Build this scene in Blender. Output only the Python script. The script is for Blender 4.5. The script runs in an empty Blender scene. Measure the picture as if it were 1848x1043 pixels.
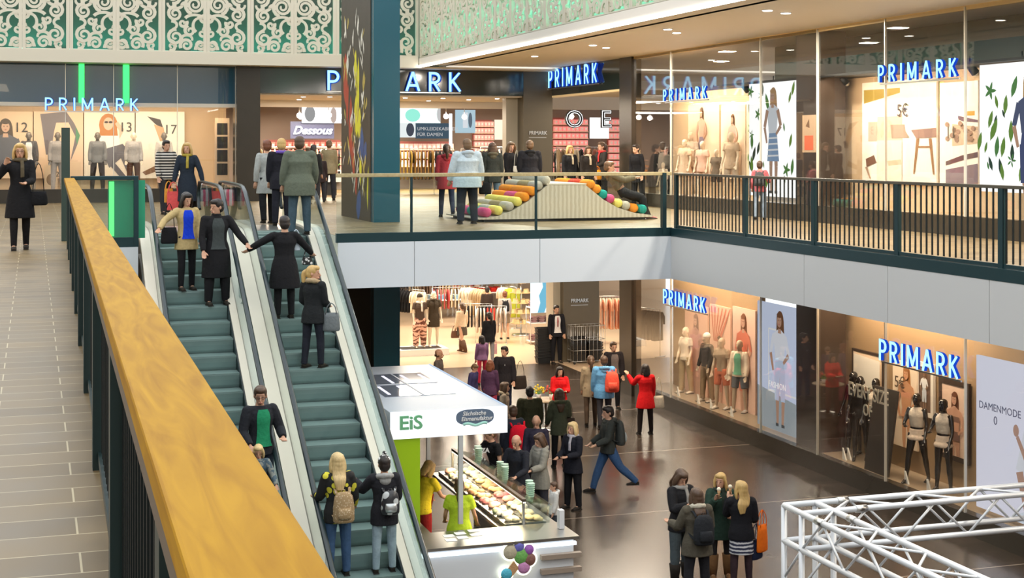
import bpy, bmesh, math, random
from mathutils import Vector as V, Matrix, Euler
R=random.Random(7)
C=bpy.context.scene.collection
PI=math.pi
# ---------------------------------------------------------------- camera frame maths (1848x1043)
FPX=2640.; YAW=math.atan(864/2640.); CA,SA=math.cos(YAW),math.sin(YAW); HY=268.; EZ=7.0
U=5.4
def F(x,y,z=0.0):
    "point of the horizontal plane z seen at pixel x,y"
    r=(x-924)/FPX; u=(HY-y)/FPX; t=(z-EZ)/u
    return V(((CA*r+SA)*t,(CA-SA*r)*t,z))
def GX(x,X):
    "Y at which the pixel column x meets the plane X"
    r=(x-924)/FPX; return X/(CA*r+SA)*(CA-SA*r)
def GY(x,Y):
    r=(x-924)/FPX; return Y/(CA-SA*r)*(CA*r+SA)
def ZX(x,y,X):
    r=(x-924)/FPX; t=X/(CA*r+SA); return EZ+(HY-y)/FPX*t
def ZY(x,y,Y):
    r=(x-924)/FPX; t=Y/(CA-SA*r); return EZ+(HY-y)/FPX*t
# ---------------------------------------------------------------- materials
_M={}
def mat(n,c,rough=.6,metal=0.,emit=0.,bump=0.,bs=30.,var=0.,spec=.5,coat=0.,trans=0.,ec=None):
    if n in _M: return _M[n]
    m=bpy.data.materials.new(n); m.use_nodes=True; nt=m.node_tree; b=nt.nodes['Principled BSDF']
    b.inputs['Base Color'].default_value=(*c,1); b.inputs['Roughness'].default_value=rough
    b.inputs['Metallic'].default_value=metal; b.inputs['Specular IOR Level'].default_value=spec
    b.inputs['Coat Weight'].default_value=coat
    if emit: b.inputs['Emission Color'].default_value=(*(ec or c),1); b.inputs['Emission Strength'].default_value=emit
    if bump or var:
        tc=nt.nodes.new('ShaderNodeTexCoord'); no=nt.nodes.new('ShaderNodeTexNoise'); no.inputs['Scale'].default_value=bs
        no.inputs['Detail'].default_value=4
        nt.links.new(tc.outputs['Object'],no.inputs['Vector'])
        if bump:
            bp=nt.nodes.new('ShaderNodeBump'); bp.inputs['Strength'].default_value=bump; bp.inputs['Distance'].default_value=.02
            nt.links.new(no.outputs['Fac'],bp.inputs['Height']); nt.links.new(bp.outputs['Normal'],b.inputs['Normal'])
        if var:
            mx=nt.nodes.new('ShaderNodeMix'); mx.data_type='RGBA'
            mx.inputs[6].default_value=(*[v*(1-var) for v in c],1); mx.inputs[7].default_value=(*[min(1,v*(1+var)) for v in c],1)
            nt.links.new(no.outputs['Fac'],mx.inputs[0]); nt.links.new(mx.outputs[2],b.inputs['Base Color'])
    _M[n]=m; return m
def cloth(c,k=''):
    n='cloth_%d_%d_%d'%tuple(int(v*999) for v in c)+k
    return mat(n,c,.85,bump=.5,bs=22,var=.18,spec=.2)
def emi(c,s,n=None):
    n=n or 'glow_%d_%d_%d_%d'%(*[int(v*99) for v in c],int(s*10))
    if n in _M: return _M[n]
    m=bpy.data.materials.new(n); m.use_nodes=True; nt=m.node_tree; nt.nodes.clear()
    e=nt.nodes.new('ShaderNodeEmission'); e.inputs[0].default_value=(*c,1); e.inputs[1].default_value=s
    o=nt.nodes.new('ShaderNodeOutputMaterial'); nt.links.new(e.outputs[0],o.inputs[0]); _M[n]=m; return m
def glassmat(n,tint=(.95,.98,.97),ior=1.45,gl=1.0):
    if n in _M: return _M[n]
    m=bpy.data.materials.new(n); m.use_nodes=True; nt=m.node_tree; nt.nodes.clear(); N=nt.nodes.new
    lw=N('ShaderNodeLayerWeight'); lw.inputs[0].default_value=.5; pw=N('ShaderNodeMath'); pw.operation='POWER'; pw.inputs[1].default_value=4.2
    fr=N('ShaderNodeMapRange'); fr.inputs[3].default_value=.035; fr.inputs[4].default_value=1.0; mu=N('ShaderNodeMath'); mu.operation='MULTIPLY'; mu.inputs[1].default_value=gl
    t=N('ShaderNodeBsdfTransparent'); t.inputs[0].default_value=(*tint,1); g=N('ShaderNodeBsdfGlossy'); g.inputs['Roughness'].default_value=.01
    mx=N('ShaderNodeMixShader'); o=N('ShaderNodeOutputMaterial'); L=nt.links.new
    L(lw.outputs['Facing'],pw.inputs[0]); L(pw.outputs[0],fr.inputs[0]); L(fr.outputs[0],mu.inputs[0]); L(mu.outputs[0],mx.inputs[0]); L(t.outputs[0],mx.inputs[1]); L(g.outputs[0],mx.inputs[2]); L(mx.outputs[0],o.inputs[0])
    _M[n]=m; return m
def tilemat(n,c1,c2,mortar,bw,rh,ms,rough,off=.5,big=None,sx=0.,bumpy=0.):
    m=bpy.data.materials.new(n); m.use_nodes=True; nt=m.node_tree; b=nt.nodes['Principled BSDF']; N=nt.nodes.new; L=nt.links.new
    tc=N('ShaderNodeTexCoord'); br=N('ShaderNodeTexBrick'); mp=N('ShaderNodeMapping'); mp.inputs['Location'].default_value=(sx,0.05,0)
    L(tc.outputs['Object'],mp.inputs[0]); L(mp.outputs[0],br.inputs['Vector'])
    br.inputs['Color1'].default_value=(*c1,1); br.inputs['Color2'].default_value=(*c2,1); br.inputs['Mortar'].default_value=(*mortar,1)
    br.inputs['Scale'].default_value=1; br.inputs['Brick Width'].default_value=bw; br.inputs['Row Height'].default_value=rh
    br.inputs['Mortar Size'].default_value=ms; br.inputs['Mortar Smooth'].default_value=.1; br.offset=off
    no=N('ShaderNodeTexNoise'); no.inputs['Scale'].default_value=1.7; no.inputs['Detail'].default_value=6; L(mp.outputs[0],no.inputs['Vector'])
    mx=N('ShaderNodeMix'); mx.data_type='RGBA'; mx.blend_type='MULTIPLY'; mx.inputs[0].default_value=.5
    cr=N('ShaderNodeValToRGB'); cr.color_ramp.elements[0].position=.3; cr.color_ramp.elements[0].color=(.55,.55,.55,1); cr.color_ramp.elements[1].position=.7; cr.color_ramp.elements[1].color=(1.25,1.25,1.25,1)
    L(no.outputs['Fac'],cr.inputs[0]); L(br.outputs['Color'],mx.inputs[6]); L(cr.outputs[0],mx.inputs[7])
    out=mx.outputs[2]
    if big:
        b2=N('ShaderNodeTexBrick'); L(mp.outputs[0],b2.inputs['Vector']); b2.inputs['Scale'].default_value=1
        b2.inputs['Brick Width'].default_value=big[0]; b2.inputs['Row Height'].default_value=big[1]; b2.inputs['Mortar Size'].default_value=big[2]; b2.offset=0
        m2=N('ShaderNodeMix'); m2.data_type='RGBA'; L(b2.outputs['Fac'],m2.inputs[0]); L(out,m2.inputs[6]); m2.inputs[7].default_value=(*big[3],1); out=m2.outputs[2]
    L(out,b.inputs['Base Color'])
    rr=N('ShaderNodeMapRange'); L(no.outputs['Fac'],rr.inputs[0]); rr.inputs[3].default_value=rough*.7; rr.inputs[4].default_value=rough*1.3; L(rr.outputs[0],b.inputs['Roughness'])
    _M[n]=m; return m
def woodmat(n,c1,c2,scale=(1,.08,1),ns=9.,rough=.35,coat=.3):
    m=bpy.data.materials.new(n); m.use_nodes=True; nt=m.node_tree; b=nt.nodes['Principled BSDF']; N=nt.nodes.new; L=nt.links.new
    tc=N('ShaderNodeTexCoord'); mp=N('ShaderNodeMapping'); mp.inputs['Scale'].default_value=scale; no=N('ShaderNodeTexNoise')
    no.inputs['Scale'].default_value=ns; no.inputs['Detail'].default_value=8; no.inputs['Distortion'].default_value=1.6
    cr=N('ShaderNodeValToRGB'); cr.color_ramp.elements[0].position=.3; cr.color_ramp.elements[0].color=(*c1,1); cr.color_ramp.elements[1].position=.72; cr.color_ramp.elements[1].color=(*c2,1)
    L(tc.outputs['Object'],mp.inputs[0]); L(mp.outputs[0],no.inputs[0]); L(no.outputs['Fac'],cr.inputs[0]); L(cr.outputs[0],b.inputs['Base Color'])
    b.inputs['Roughness'].default_value=rough; b.inputs['Coat Weight'].default_value=coat; b.inputs['Coat Roughness'].default_value=.15; b.inputs['Specular IOR Level'].default_value=.05
    _M[n]=m; return m
def stripemat(n,c1,c2,freq,axis='Z',rough=.8,dist=0.,thr=.5):
    if n in _M: return _M[n]
    m=bpy.data.materials.new(n); m.use_nodes=True; nt=m.node_tree; b=nt.nodes['Principled BSDF']; N=nt.nodes.new; L=nt.links.new
    tc=N('ShaderNodeTexCoord'); w=N('ShaderNodeTexWave'); w.bands_direction=axis; w.inputs['Scale'].default_value=freq
    w.inputs['Distortion'].default_value=dist; w.inputs['Detail Scale'].default_value=2
    cr=N('ShaderNodeValToRGB'); cr.color_ramp.interpolation='CONSTANT'; cr.color_ramp.elements[0].color=(*c1,1); cr.color_ramp.elements[1].position=thr; cr.color_ramp.elements[1].color=(*c2,1)
    L(tc.outputs['Object'],w.inputs[0]); L(w.outputs['Fac'],cr.inputs[0]); L(cr.outputs[0],b.inputs['Base Color']); b.inputs['Roughness'].default_value=rough
    _M[n]=m; return m
def spotmat(n,c1,c2,scale,thr,kind='VORONOI',rough=.8):
    if n in _M: return _M[n]
    m=bpy.data.materials.new(n); m.use_nodes=True; nt=m.node_tree; b=nt.nodes['Principled BSDF']; N=nt.nodes.new; L=nt.links.new
    tc=N('ShaderNodeTexCoord')
    w=N('ShaderNodeTexVoronoi' if kind=='VORONOI' else 'ShaderNodeTexNoise'); w.inputs['Scale'].default_value=scale
    cr=N('ShaderNodeValToRGB'); cr.color_ramp.interpolation='CONSTANT'; cr.color_ramp.elements[0].color=(*c1,1); cr.color_ramp.elements[1].position=thr; cr.color_ramp.elements[1].color=(*c2,1)
    L(tc.outputs['Object'],w.inputs['Vector']); L(w.outputs['Distance' if kind=='VORONOI' else 'Fac'],cr.inputs[0]); L(cr.outputs[0],b.inputs['Base Color']); b.inputs['Roughness'].default_value=rough
    _M[n]=m; return m
# ---------------------------------------------------------------- mesh builder
class MB:
    def __init__(s): s.bm=bmesh.new(); s.mats=[]
    def mi(s,m):
        if m not in s.mats: s.mats.append(m)
        return s.mats.index(m)
    def face(s,vs,m):
        try: f=s.bm.faces.new(vs)
        except ValueError: return
        f.material_index=s.mi(m); return f
    def box(s,a,b,m,M=None):
        x0,y0,z0=[min(a[i],b[i]) for i in range(3)]; x1,y1,z1=[max(a[i],b[i]) for i in range(3)]
        c=[V(p) for p in((x0,y0,z0),(x1,y0,z0),(x1,y1,z0),(x0,y1,z0),(x0,y0,z1),(x1,y0,z1),(x1,y1,z1),(x0,y1,z1))]
        if M: c=[M@p for p in c]
        v=[s.bm.verts.new(p) for p in c]
        for q in((0,3,2,1),(4,5,6,7),(0,1,5,4),(1,2,6,5),(2,3,7,6),(3,0,4,7)): s.face([v[i] for i in q],m)
        return s
    def prism(s,pts,d,m):
        "closed polygon pts (3D) extruded by vector d"
        d=V(d); a=[s.bm.verts.new(V(p)) for p in pts]; b=[s.bm.verts.new(V(p)+d) for p in pts]; n=len(pts)
        s.face(a[::-1],m); s.face(b,m)
        for i in range(n): s.face([a[i],a[(i+1)%n],b[(i+1)%n],b[i]],m)
        return s
    def tube(s,pts,rad,m,seg=8,cap=True,smooth=True,ref=None,cat=0):
        "rad: list of (rx,ry) or r; elliptical section, ref = direction of rx"
        pts=[V(p) for p in pts]
        if not isinstance(rad,(list,tuple)): rad=[rad]*len(pts)
        rad=[(r,r) if not isinstance(r,(list,tuple)) else r for r in rad]
        if cat:
            np_,nr=[],[]
            for i in range(len(pts)-1):
                p0=pts[max(i-1,0)];p1=pts[i];p2=pts[i+1];p3=pts[min(i+2,len(pts)-1)]
                for k in range(cat):
                    t=k/cat; t2=t*t;t3=t2*t
                    np_.append(.5*((2*p1)+(p2-p0)*t+(2*p0-5*p1+4*p2-p3)*t2+(3*p1-p0-3*p2+p3)*t3))
                    q=(1-math.cos(t*PI))/2
                    nr.append((rad[i][0]*(1-q)+rad[i+1][0]*q,rad[i][1]*(1-q)+rad[i+1][1]*q))
            np_.append(pts[-1]); nr.append(rad[-1]); pts,rad=np_,nr
        ref=V(ref) if ref else V((1,0,0))
        rings=[]
        for i,p in enumerate(pts):
            t=(pts[min(i+1,len(pts)-1)]-pts[max(i-1,0)]).normalized()
            a=ref-t*ref.dot(t)
            if a.length<.05: a=V((0,1,0))-t*t.y
            if a.length<.05: a=V((0,0,1))-t*t.z
            a.normalize(); b=t.cross(a)
            rings.append([s.bm.verts.new(p+a*math.cos(2*PI*k/seg+PI/seg)*rad[i][0]+b*math.sin(2*PI*k/seg+PI/seg)*rad[i][1]) for k in range(seg)])
        for i in range(len(rings)-1):
            for k in range(seg):
                f=s.face([rings[i][k],rings[i][(k+1)%seg],rings[i+1][(k+1)%seg],rings[i+1][k]],m)
                if f: f.smooth=smooth
        if cap: s.face(rings[0][::-1],m); s.face(rings[-1],m)
        return s
    def ell(s,c,r,m,seg=12,rings=8,M=None):
        if not isinstance(r,(list,tuple)): r=(r,r,r)
        T=Matrix.Translation(V(c))@(M or Matrix.Identity(4))@Matrix.Diagonal((*r,1))
        q=bmesh.ops.create_uvsphere(s.bm,u_segments=seg,v_segments=rings,radius=1,matrix=T); i=s.mi(m)
        for v in q['verts']:
            for f in v.link_faces: f.material_index=i; f.smooth=True
        return s
    def build(s,name,parent=None,loc=None,mods=None,smooth=False):
        bmesh.ops.recalc_face_normals(s.bm,faces=s.bm.faces[:])
        me=bpy.data.meshes.new(name); s.bm.to_mesh(me); s.bm.free()
        for m in s.mats: me.materials.append(m)
        if smooth:
            for p in me.polygons: p.use_smooth=True
        o=bpy.data.objects.new(name,me); C.objects.link(o)
        if loc is not None: o.location=loc
        if parent: o.parent=parent
        return o
def tag(o,label,cat,group=None,kind=None):
    o['label']=label; o['category']=cat
    if group: o['group']=group
    if kind: o['kind']=kind
    return o
def thing(name,label,cat,loc=(0,0,0),rz=0.,group=None):
    o=bpy.data.objects.new(name,None); C.objects.link(o); o.location=loc; o.rotation_euler=(0,0,rz); o.empty_display_size=.1
    return tag(o,label,cat,group)
def struct(mb,name,label,cat='building part'):
    o=mb.build(name); tag(o,label,cat,kind='structure'); return o
def dup(o,loc=None,rz=None,label=None,group=None,parent=None):
    c=o.copy(); C.objects.link(c)
    if parent: c.parent=parent
    if loc is not None: c.location=loc
    if rz is not None: c.rotation_euler=(0,0,rz)
    if label: c['label']=label
    if group: c['group']=group
    for ch in o.children:
        dup(ch,parent=c)
    return c
TXT=[]
def text(s,size,m,parent,name='lettering',ext=.01,off=0.,M=None,sx=1.,align='LEFT',shear=0.):
    "text in the local XZ plane, facing -Y; converted to a mesh at the end"
    cu=bpy.data.curves.new(name,'FONT'); cu.body=s; cu.size=size; cu.extrude=ext; cu.offset=off; cu.align_x=align; cu.shear=shear
    cu.resolution_u=3; cu.materials.append(m)
    o=bpy.data.objects.new(name,cu); C.objects.link(o)
    o.matrix_local=(M or Matrix.Identity(4))@Matrix.Rotation(PI/2,4,'X')@Matrix.Diagonal((sx,1,1,1))
    o.parent=parent; TXT.append(o); return o
REM=[]
def remesh(o,vs,it=3,f=.5):
    m=o.modifiers.new('r','REMESH'); m.mode='VOXEL'; m.voxel_size=vs; m.use_smooth_shade=True
    s=o.modifiers.new('s','SMOOTH'); s.factor=f; s.iterations=it; REM.append(o); return o
def area(name,loc,rot,sx,sy,power,col=(1,1,1),spread=PI):
    l=bpy.data.lights.new(name,'AREA'); l.shape='RECTANGLE'; l.size=sx; l.size_y=sy; l.energy=power; l.color=col; l.spread=spread
    o=bpy.data.objects.new(name,l); C.objects.link(o); o.location=loc; o.rotation_euler=rot; return o
def spot(name,loc,rot,power,col,ang=1.6,r=.1):
    l=bpy.data.lights.new(name,'SPOT'); l.energy=power; l.color=col; l.spot_size=ang; l.spot_blend=.6; l.shadow_soft_size=r
    o=bpy.data.objects.new(name,l); C.objects.link(o); o.location=loc; o.rotation_euler=rot; return o
# ================================================================= SETTING
M_white=mat('fascia_white',(.64,.69,.74),.35,var=.02,bs=1)
M_fasR=mat('fascia_grey',(.58,.58,.575),.4)
M_dark=mat('dark_teal_metal',(.012,.042,.050),.35,.3)
M_brown=mat('dark_brown_panel',(.045,.037,.027),.25,.2,var=.15,bs=2)
M_brown2=mat('bronze_panel',(.12,.10,.068),.35,.3,var=.08,bs=3)
M_soff=mat('soffit_plaster',(.86,.79,.70),.6)
M_teal=mat('teal_paint',(.010,.095,.135),.25)
M_beige=mat('shop_beige',(.62,.45,.30),.6)
M_black=mat('matt_black',(.012,.012,.012),.6)
M_steel=mat('brushed_steel',(.6,.6,.58),.28,1.)
M_cream=mat('escalator_cream',(.78,.70,.60),.28,.15)
M_white2=mat('white_gloss',(.8,.8,.8),.3)
M_spand=mat('spandrel_glass',(.03,.10,.17),.10,spec=.6)  # brighter blue in the base colour imitates a teal reflection
M_sign=mat('sign_band_gloss',(.018,.028,.026),.09,spec=.8)
G_rail=glassmat('railing_glass',(.90,.95,.94),1.5,.8)
G_shop=glassmat('shop_glass',(.96,.96,.95),1.5,1.3)
G_esc=glassmat('escalator_glass',(.86,.93,.90),1.5,.8)
T_low=tilemat('lower_tiles',(.040,.028,.020),(.060,.043,.032),(.085,.065,.05),1.2,.6,.006,.24,big=(60,5.2,.012,(.5,.42,.34)))
T_up=tilemat('upper_tiles',(.155,.105,.045),(.215,.15,.07),(.50,.42,.26),.75,.29,.0045,.42,sx=.2)
T_shop=mat('shop_floor_stone',(.62,.46,.31),.22)
W_rail=woodmat('oak_handrail',(.33,.155,.004),(.49,.26,.010),(4,.35,4),5.,.5,.0)
W_far=woodmat('pale_handrail_wood',(.40,.32,.17),(.52,.43,.24),(1,.2,1),9)
def slab(n,x0,x1,y0,y1,z0,z1,m,label,cat='floor'):
    b=MB(); b.box((x0,y0,z0),(x1,y1,z1),m); return struct(b,n,label,cat)
slab('floor',-9,30,-12,45,-.3,0,T_low,'dark brown tiled floor of the lower mall level')
slab('floor',-9,30,45,67.5,-.3,.004,T_shop,'pale stone floor inside the lower shop')
def upslab(x0,x1,y0,y1,l):
    b=MB(); b.box((x0,y0,4.45),(x1,y1,5.395),M_soff); b.box((x0,y0,5.395),(x1,y1,5.4),T_up); return struct(b,'floor',l,'floor')
def RX(y): return .125+.0135*y
b=MB(); yy0,yy1=-3,26.5
b.prism([(-9,yy0,4.45),(RX(yy0)+.2,yy0,4.45),(RX(yy1)+.2,yy1,4.45),(-9,yy1,4.45)],(0,0,.945),M_soff)
b.prism([(-9,yy0,5.395),(RX(yy0)+.2,yy0,5.395),(RX(yy1)+.2,yy1,5.395),(-9,yy1,5.395)],(0,0,.005),T_up)
struct(b,'floor','tan tiled walkway of the upper level beside the wooden handrail','floor')
upslab(-9,1.75,26.5,45,'tan tiled upper gallery floor left of the escalators')
upslab(1.75,5.3,28.9,45,'tan tiled upper floor at the head of the escalators')
upslab(5.3,30,26.5,45,'tan tiled upper gallery floor behind the glass railing')
upslab(12,30,-3,26.5,'tan tiled upper gallery floor behind the barred railing')
slab('floor',-9,30,45,58,4.45,5.4,T_up,'tan tiled floor inside the upper shop')
# fascia panels
def fasc(n,a,bp,m,label):
    q=MB(); q.box(a,bp,m); o=struct(q,n,label,'wall panel'); return o
xs=[5.3,GY(747,26.5),GY(973,26.5),12.0]
for i in range(3):
    fasc('trim_%d'%(i+1),(xs[i]+.006,26.46,4.43),(xs[i+1]-.006,26.5,5.27),M_white,['white fascia panel behind the right escalator','middle white fascia panel under the glass railing','white fascia panel ending at the inner corner'][i])
ys=[26.46,GX(1455,12),GX(1606,12),GX(1790,12),13.4,10,6,2,-3]
for i in range(8):
    fasc('trim_%d'%(i+4),(11.96,ys[i]-.006,4.43),(12.0,ys[i+1]+.006,5.27),M_fasR,'grey-white fascia panel under the barred railing, number %d from the inner corner'%(i+1))
fasc('trim_12',(.5,26.46,4.43),(1.75,26.5,5.27),M_white,'short pale fascia panel left of the escalators')
fasc('trim_13',(-9,26.46,4.43),(.5,26.5,5.27),M_white,'pale fascia panel under the left walkway end')
# walls around
slab('wall_left',-9.3,-9,-12,67,0,13,M_soff,'plain wall of the left side','wall')
slab('wall_rear',-9,30,-12.3,-12,0,13,M_soff,'plain wall behind the viewer','wall')
slab('wall_right',18.9,19.1,-12,33.6,0,9.6,M_soff,'plain wall closing the right side','wall')
slab('wall_back',-9,30,67,67.3,0,5.3,M_beige,'beige rear wall of the lower shop','wall')
slab('wall_back',-9,30,56.6,56.9,5.4,9.6,mat('shop_dark_wall',(.20,.15,.12),.7),'dark rear wall of the upper shop','wall')
slab('wall_side',4.6,4.9,45,67,0,4.45,M_beige,'beige side wall of the lower shop','wall')
slab('wall_side',-9,11.3,44.98,45.2,0,4.45,M_brown,'dark brown wall of the lower level behind the kiosk','wall') if False else None
slab('wall_side',-9,9.6,44.8,45.1,0,4.45,M_brown,'dark brown wall beside the lower shop opening','wall')
# ceilings
b=MB(); b.box((11.50,-12,9.6),(30,44.19,9.8),M_soff); struct(b,'ceiling','beige soffit over the right gallery with a line of light','ceiling')
b=MB(); b.box((11.40,-12,9.5),(11.46,45,9.6),M_soff); struct(b,'trim_14','beige lower edge of the soffit','ceiling edge')
b=MB(); b.box((11.385,-12,9.505),(11.4,44.1,9.575),emi((1,.97,.9),9)); o=b.build('light_strip'); tag(o,'long white strip of light along the edge of the beige soffit','light')
b=MB(); b.box((-9,44.2,9.5),(30,58,9.55),M_soff); b.box((-9,45,9.55),(30,58,9.9),M_soff); struct(b,'ceiling','ceiling above the upper shop front','ceiling')
b=MB(); b.box((4.9,45,4.40),(30,67,4.449),mat('shop_ceiling_dark',(.08,.07,.06),.8)); struct(b,'ceiling','dark ceiling of the lower shop','ceiling')
# downlights in soffit
disc=emi((1,.93,.82),14)
def dlight(x,y,z,label,g,r=.09):
    t=MB(); t.tube([(0,0,0),(0,0,-.012)],r*1.25,M_white2,16); 
    o=t.build('downlight',loc=(x,y,z)); tag(o,label,'light',g)
    t=MB(); t.tube([(0,0,-.012),(0,0,-.02)],r,disc,16); t.build('lamp_disc',parent=o); return o
d0=dlight(14,35,9.6,'small round downlight in the beige soffit','downlights of the beige soffit')
for px,py in((1205,52),(1070,81),(965,101),(1385,18),(1025,40),(1290,8),(870,125)):
    p=F(px,py,9.6)
    if 11.6<p.x<16: dup(d0,loc=p)
for x in range(5):
    dup(d0,loc=(13.7,30-5*x,9.6))
# ---------------------------------------------------------------- ornamental scroll panels
M_orn=mat('ornament_panel',(.66,.61,.49),.5)
def spiral(cx,cz,r,turns,a0,dr,r1=.12,n=16):
    pts=[]
    N=int(n*turns)
    for i in range(N+1):
        t=i/N; a=a0+dr*t*turns*2*PI; q=r*((1-t)**.85*(1-r1)+r1)
        pts.append((cx+q*math.cos(a),cz+q*math.sin(a)))
    return pts
def ribbon(b,pts,w0,w1,th,m):
    n=len(pts); L=[]
    for i,(x,z) in enumerate(pts):
        x0,z0=pts[max(i-1,0)]; x1,z1=pts[min(i+1,n-1)]; dx,dz=x1-x0,z1-z0; l=math.hypot(dx,dz) or 1
        w=(w0+(w1-w0)*i/(n-1))/2; L.append(((x-dz/l*w,z+dx/l*w),(x+dz/l*w,z-dx/l*w)))
    vs=[[b.bm.verts.new((p[0],y,p[1])) for y in(0,th) for p in q] for q in L]
    for i in range(n-1):
        a,c=vs[i],vs[i+1]
        b.face([a[0],a[1],c[1],c[0]],m); b.face([a[2],c[2],c[3],a[3]],m); b.face([a[0],c[0],c[2],a[2]],m); b.face([a[1],a[3],c[3],c[1]],m)
    b.face([vs[0][0],vs[0][2],vs[0][3],vs[0][1]],m); b.face([vs[-1][0],vs[-1][1],vs[-1][3],vs[-1][2]],m)
def arc(cx,cz,rx,rz,a0,a1,n=10): return [(cx+rx*math.cos(math.radians(a0+(a1-a0)*i/n)),cz+rz*math.sin(math.radians(a0+(a1-a0)*i/n))) for i in range(n+1)]
def scroll_panel(name,mir=False,H=2.5,W=1.3):
    b=MB(); th=.05; k=.0045; J=[0]
    def rib(pts,w0,w1):
        n0=len(b.bm.verts); ribbon(b,pts,w0,w1,th,M_orn); b.bm.verts.ensure_lookup_table(); J[0]+=1
        for v in b.bm.verts[n0:]: v.co.y+=.0016*(J[0]%17)
    def X(px): return (px-12)*k
    def Z(py): return (375-py)*k
    # (cx,cy,r,turns,start,dir) in drawing units, 0..265 wide
    sp=[(88,62,66,2.3,-70,1),(215,125,48,1.7,100,-1),(120,235,36,1.3,70,-1),(212,278,52,1.6,95,-1),(142,330,42,1.5,-30,1),(40,250,30,1.2,90,1),(225,10,50,1.6,-80,-1),(30,150,26,1.1,-100,1),
        (88,-95,60,2.0,80,1),(215,-105,46,1.6,100,-1),(120,-30,30,1.2,70,-1),(40,-170,36,1.4,-70,1),(190,-185,40,1.5,60,-1),(52,325,34,1.3,200,1),(238,340,28,1.1,-60,-1),(165,185,28,1.2,150,1),(150,70,22,1.0,0,1)]
    for cx,cy,r,t,a,d in sp:
        rib(spiral(X(cx),Z(cy),r*k,t,math.radians(a),d),.10,.055)
        # tail to the nearest frame edge
    for p in (arc(X(88),Z(62),.40,.40,100,260),arc(X(40),Z(360),.20,.22,0,100),arc(X(240),Z(200),.16,.12,90,250),arc(X(88),Z(165),.3,.16,20,160),arc(X(60),Z(200),.18,.22,-60,120),
              arc(X(88),Z(-95),.38,.38,-80,100),arc(X(215),Z(60),.22,.14,-160,10),arc(X(140),Z(290),.16,.12,-20,200),arc(X(250),Z(345),.18,.2,90,180),arc(X(20),Z(20),.12,.2,-90,60)):
        rib(p,.095,.065)
    for v in b.bm.verts:
        v.co.x=max(.0,min(W,v.co.x)); v.co.z=max(0,min(H,v.co.z))
        if mir: v.co.x=W-v.co.x
    b.box((0.002,-.004,-.0),(.095,th+.035,H),M_orn); b.box((W-.095,-.004,0),(W-.002,th+.035,H),M_orn)
    b.box((0.002,-.003,-.0),(W-.002,th+.03,.03),M_orn)
    return b.build(name)
pa=scroll_panel('scroll_panel'); pb=scroll_panel('scroll_panel',True)
for o in(pa,pb): tag(o,'white cut-out scroll panel of the frieze above the back shop front','decorative panel','scroll panels of the back frieze')
W=1.3; n=11; x=11.40-W
for i in range(n):
    o=(pa,pb)[i%2] if i<2 else dup((pa,pb)[i%2]); o.location=(x-i*W,44.16,9.86)
for i in range(16):
    o=dup((pa,pb)[i%2],loc=(11.41,44.1-i*W,9.81),rz=-PI/2,label='cut-out scroll panel of the frieze above the beige soffit',group='scroll panels of the right frieze')
b=MB(); b.box((-3,44.12,9.5),(11.38,44.24,9.86),M_orn); struct(b,'trim_15','plain white band below the back frieze','trim')
b=MB(); b.box((11.40,-12,9.6),(11.48,44.12,9.80),M_soff); struct(b,'trim_16','plain beige band below the right frieze','trim')
M_behind=mat('frieze_backing',(.10,.11,.09),.7)
slab('wall_back',-3,12.5,44.95,45.1,9.5,13,M_behind,'dark wall seen through the back frieze','wall')
slab('wall_right',12.25,12.4,-12,44.9,9.6,13,mat('frieze_backing_pale',(.45,.40,.33),.7),'pale wall seen through the right frieze','wall')
te=emi((.05,.9,.72),3)
b=MB()
for i in range(8): b.box((-2.5+i*1.75,44.75,9.87),(-2.5+i*1.75+1.1,44.85,9.93),te)
tag(b.build('light_strip'),'teal strip light glowing behind the back frieze','light')
area('teal_wash_back',(4.5,44.6,9.93),(PI,0,0),14,.15,80,(.05,1,.75))
area('teal_wash_right',(11.85,27,9.85),(PI,0,0),.2,33,260,(.08,1,.72))
# ---------------------------------------------------------------- big column with mural
cx0,cx1=7.0,7.58
b=MB(); b.box((cx0,31.0,0),(cx1,34.4,13),M_teal)
o=tag(b.build('column'),'tall teal column with a dark painted side, standing behind the glass railing','column')
M_ms=mat('mural_ground',(.050,.036,.022),.5,var=.3,bs=3)
b=MB(); b.box((cx0-.02,31.25,5.4),(cx0,34.4,13),M_ms); b.box((cx0-.02,31.25,0),(cx0,34.4,5.38),M_brown)
b.build('painted_side',parent=o)
b=MB(); rr=random.Random(3)
cols={'w':mat('mural_white',(.75,.72,.62),.5),'r':mat('mural_red',(.42,.05,.02),.5),'y':mat('mural_yellow',(.72,.66,.02),.5),'b':mat('mural_blue',(.03,.08,.25),.5),'g':mat('mural_gold',(.5,.38,.08),.5)}
def stroke(c,y,z,w,h,k):
    n=7; pts=[]
    for i in range(n+1):
        t=i/n; pts.append((cx0-.021-.0006*k,y-w*math.sin(PI*t)**.6*(.6+.5*rr.random())+.12*math.sin(2.2*t+k),z+h*(t-.5)))
    for i in range(n-1,0,-1):
        t=i/n; pts.append((cx0-.021-.0006*k,y+w*math.sin(PI*t)**.6*(.6+.5*rr.random())+.12*math.sin(2.2*t+k),z+h*(t-.5)))
    vs=[b.bm.verts.new((p[0],min(34.35,max(31.3,p[1])),p[2])) for p in pts]; b.face(vs,cols[c])
k=0
def MY(px): return GX(px,7.0)
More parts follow.
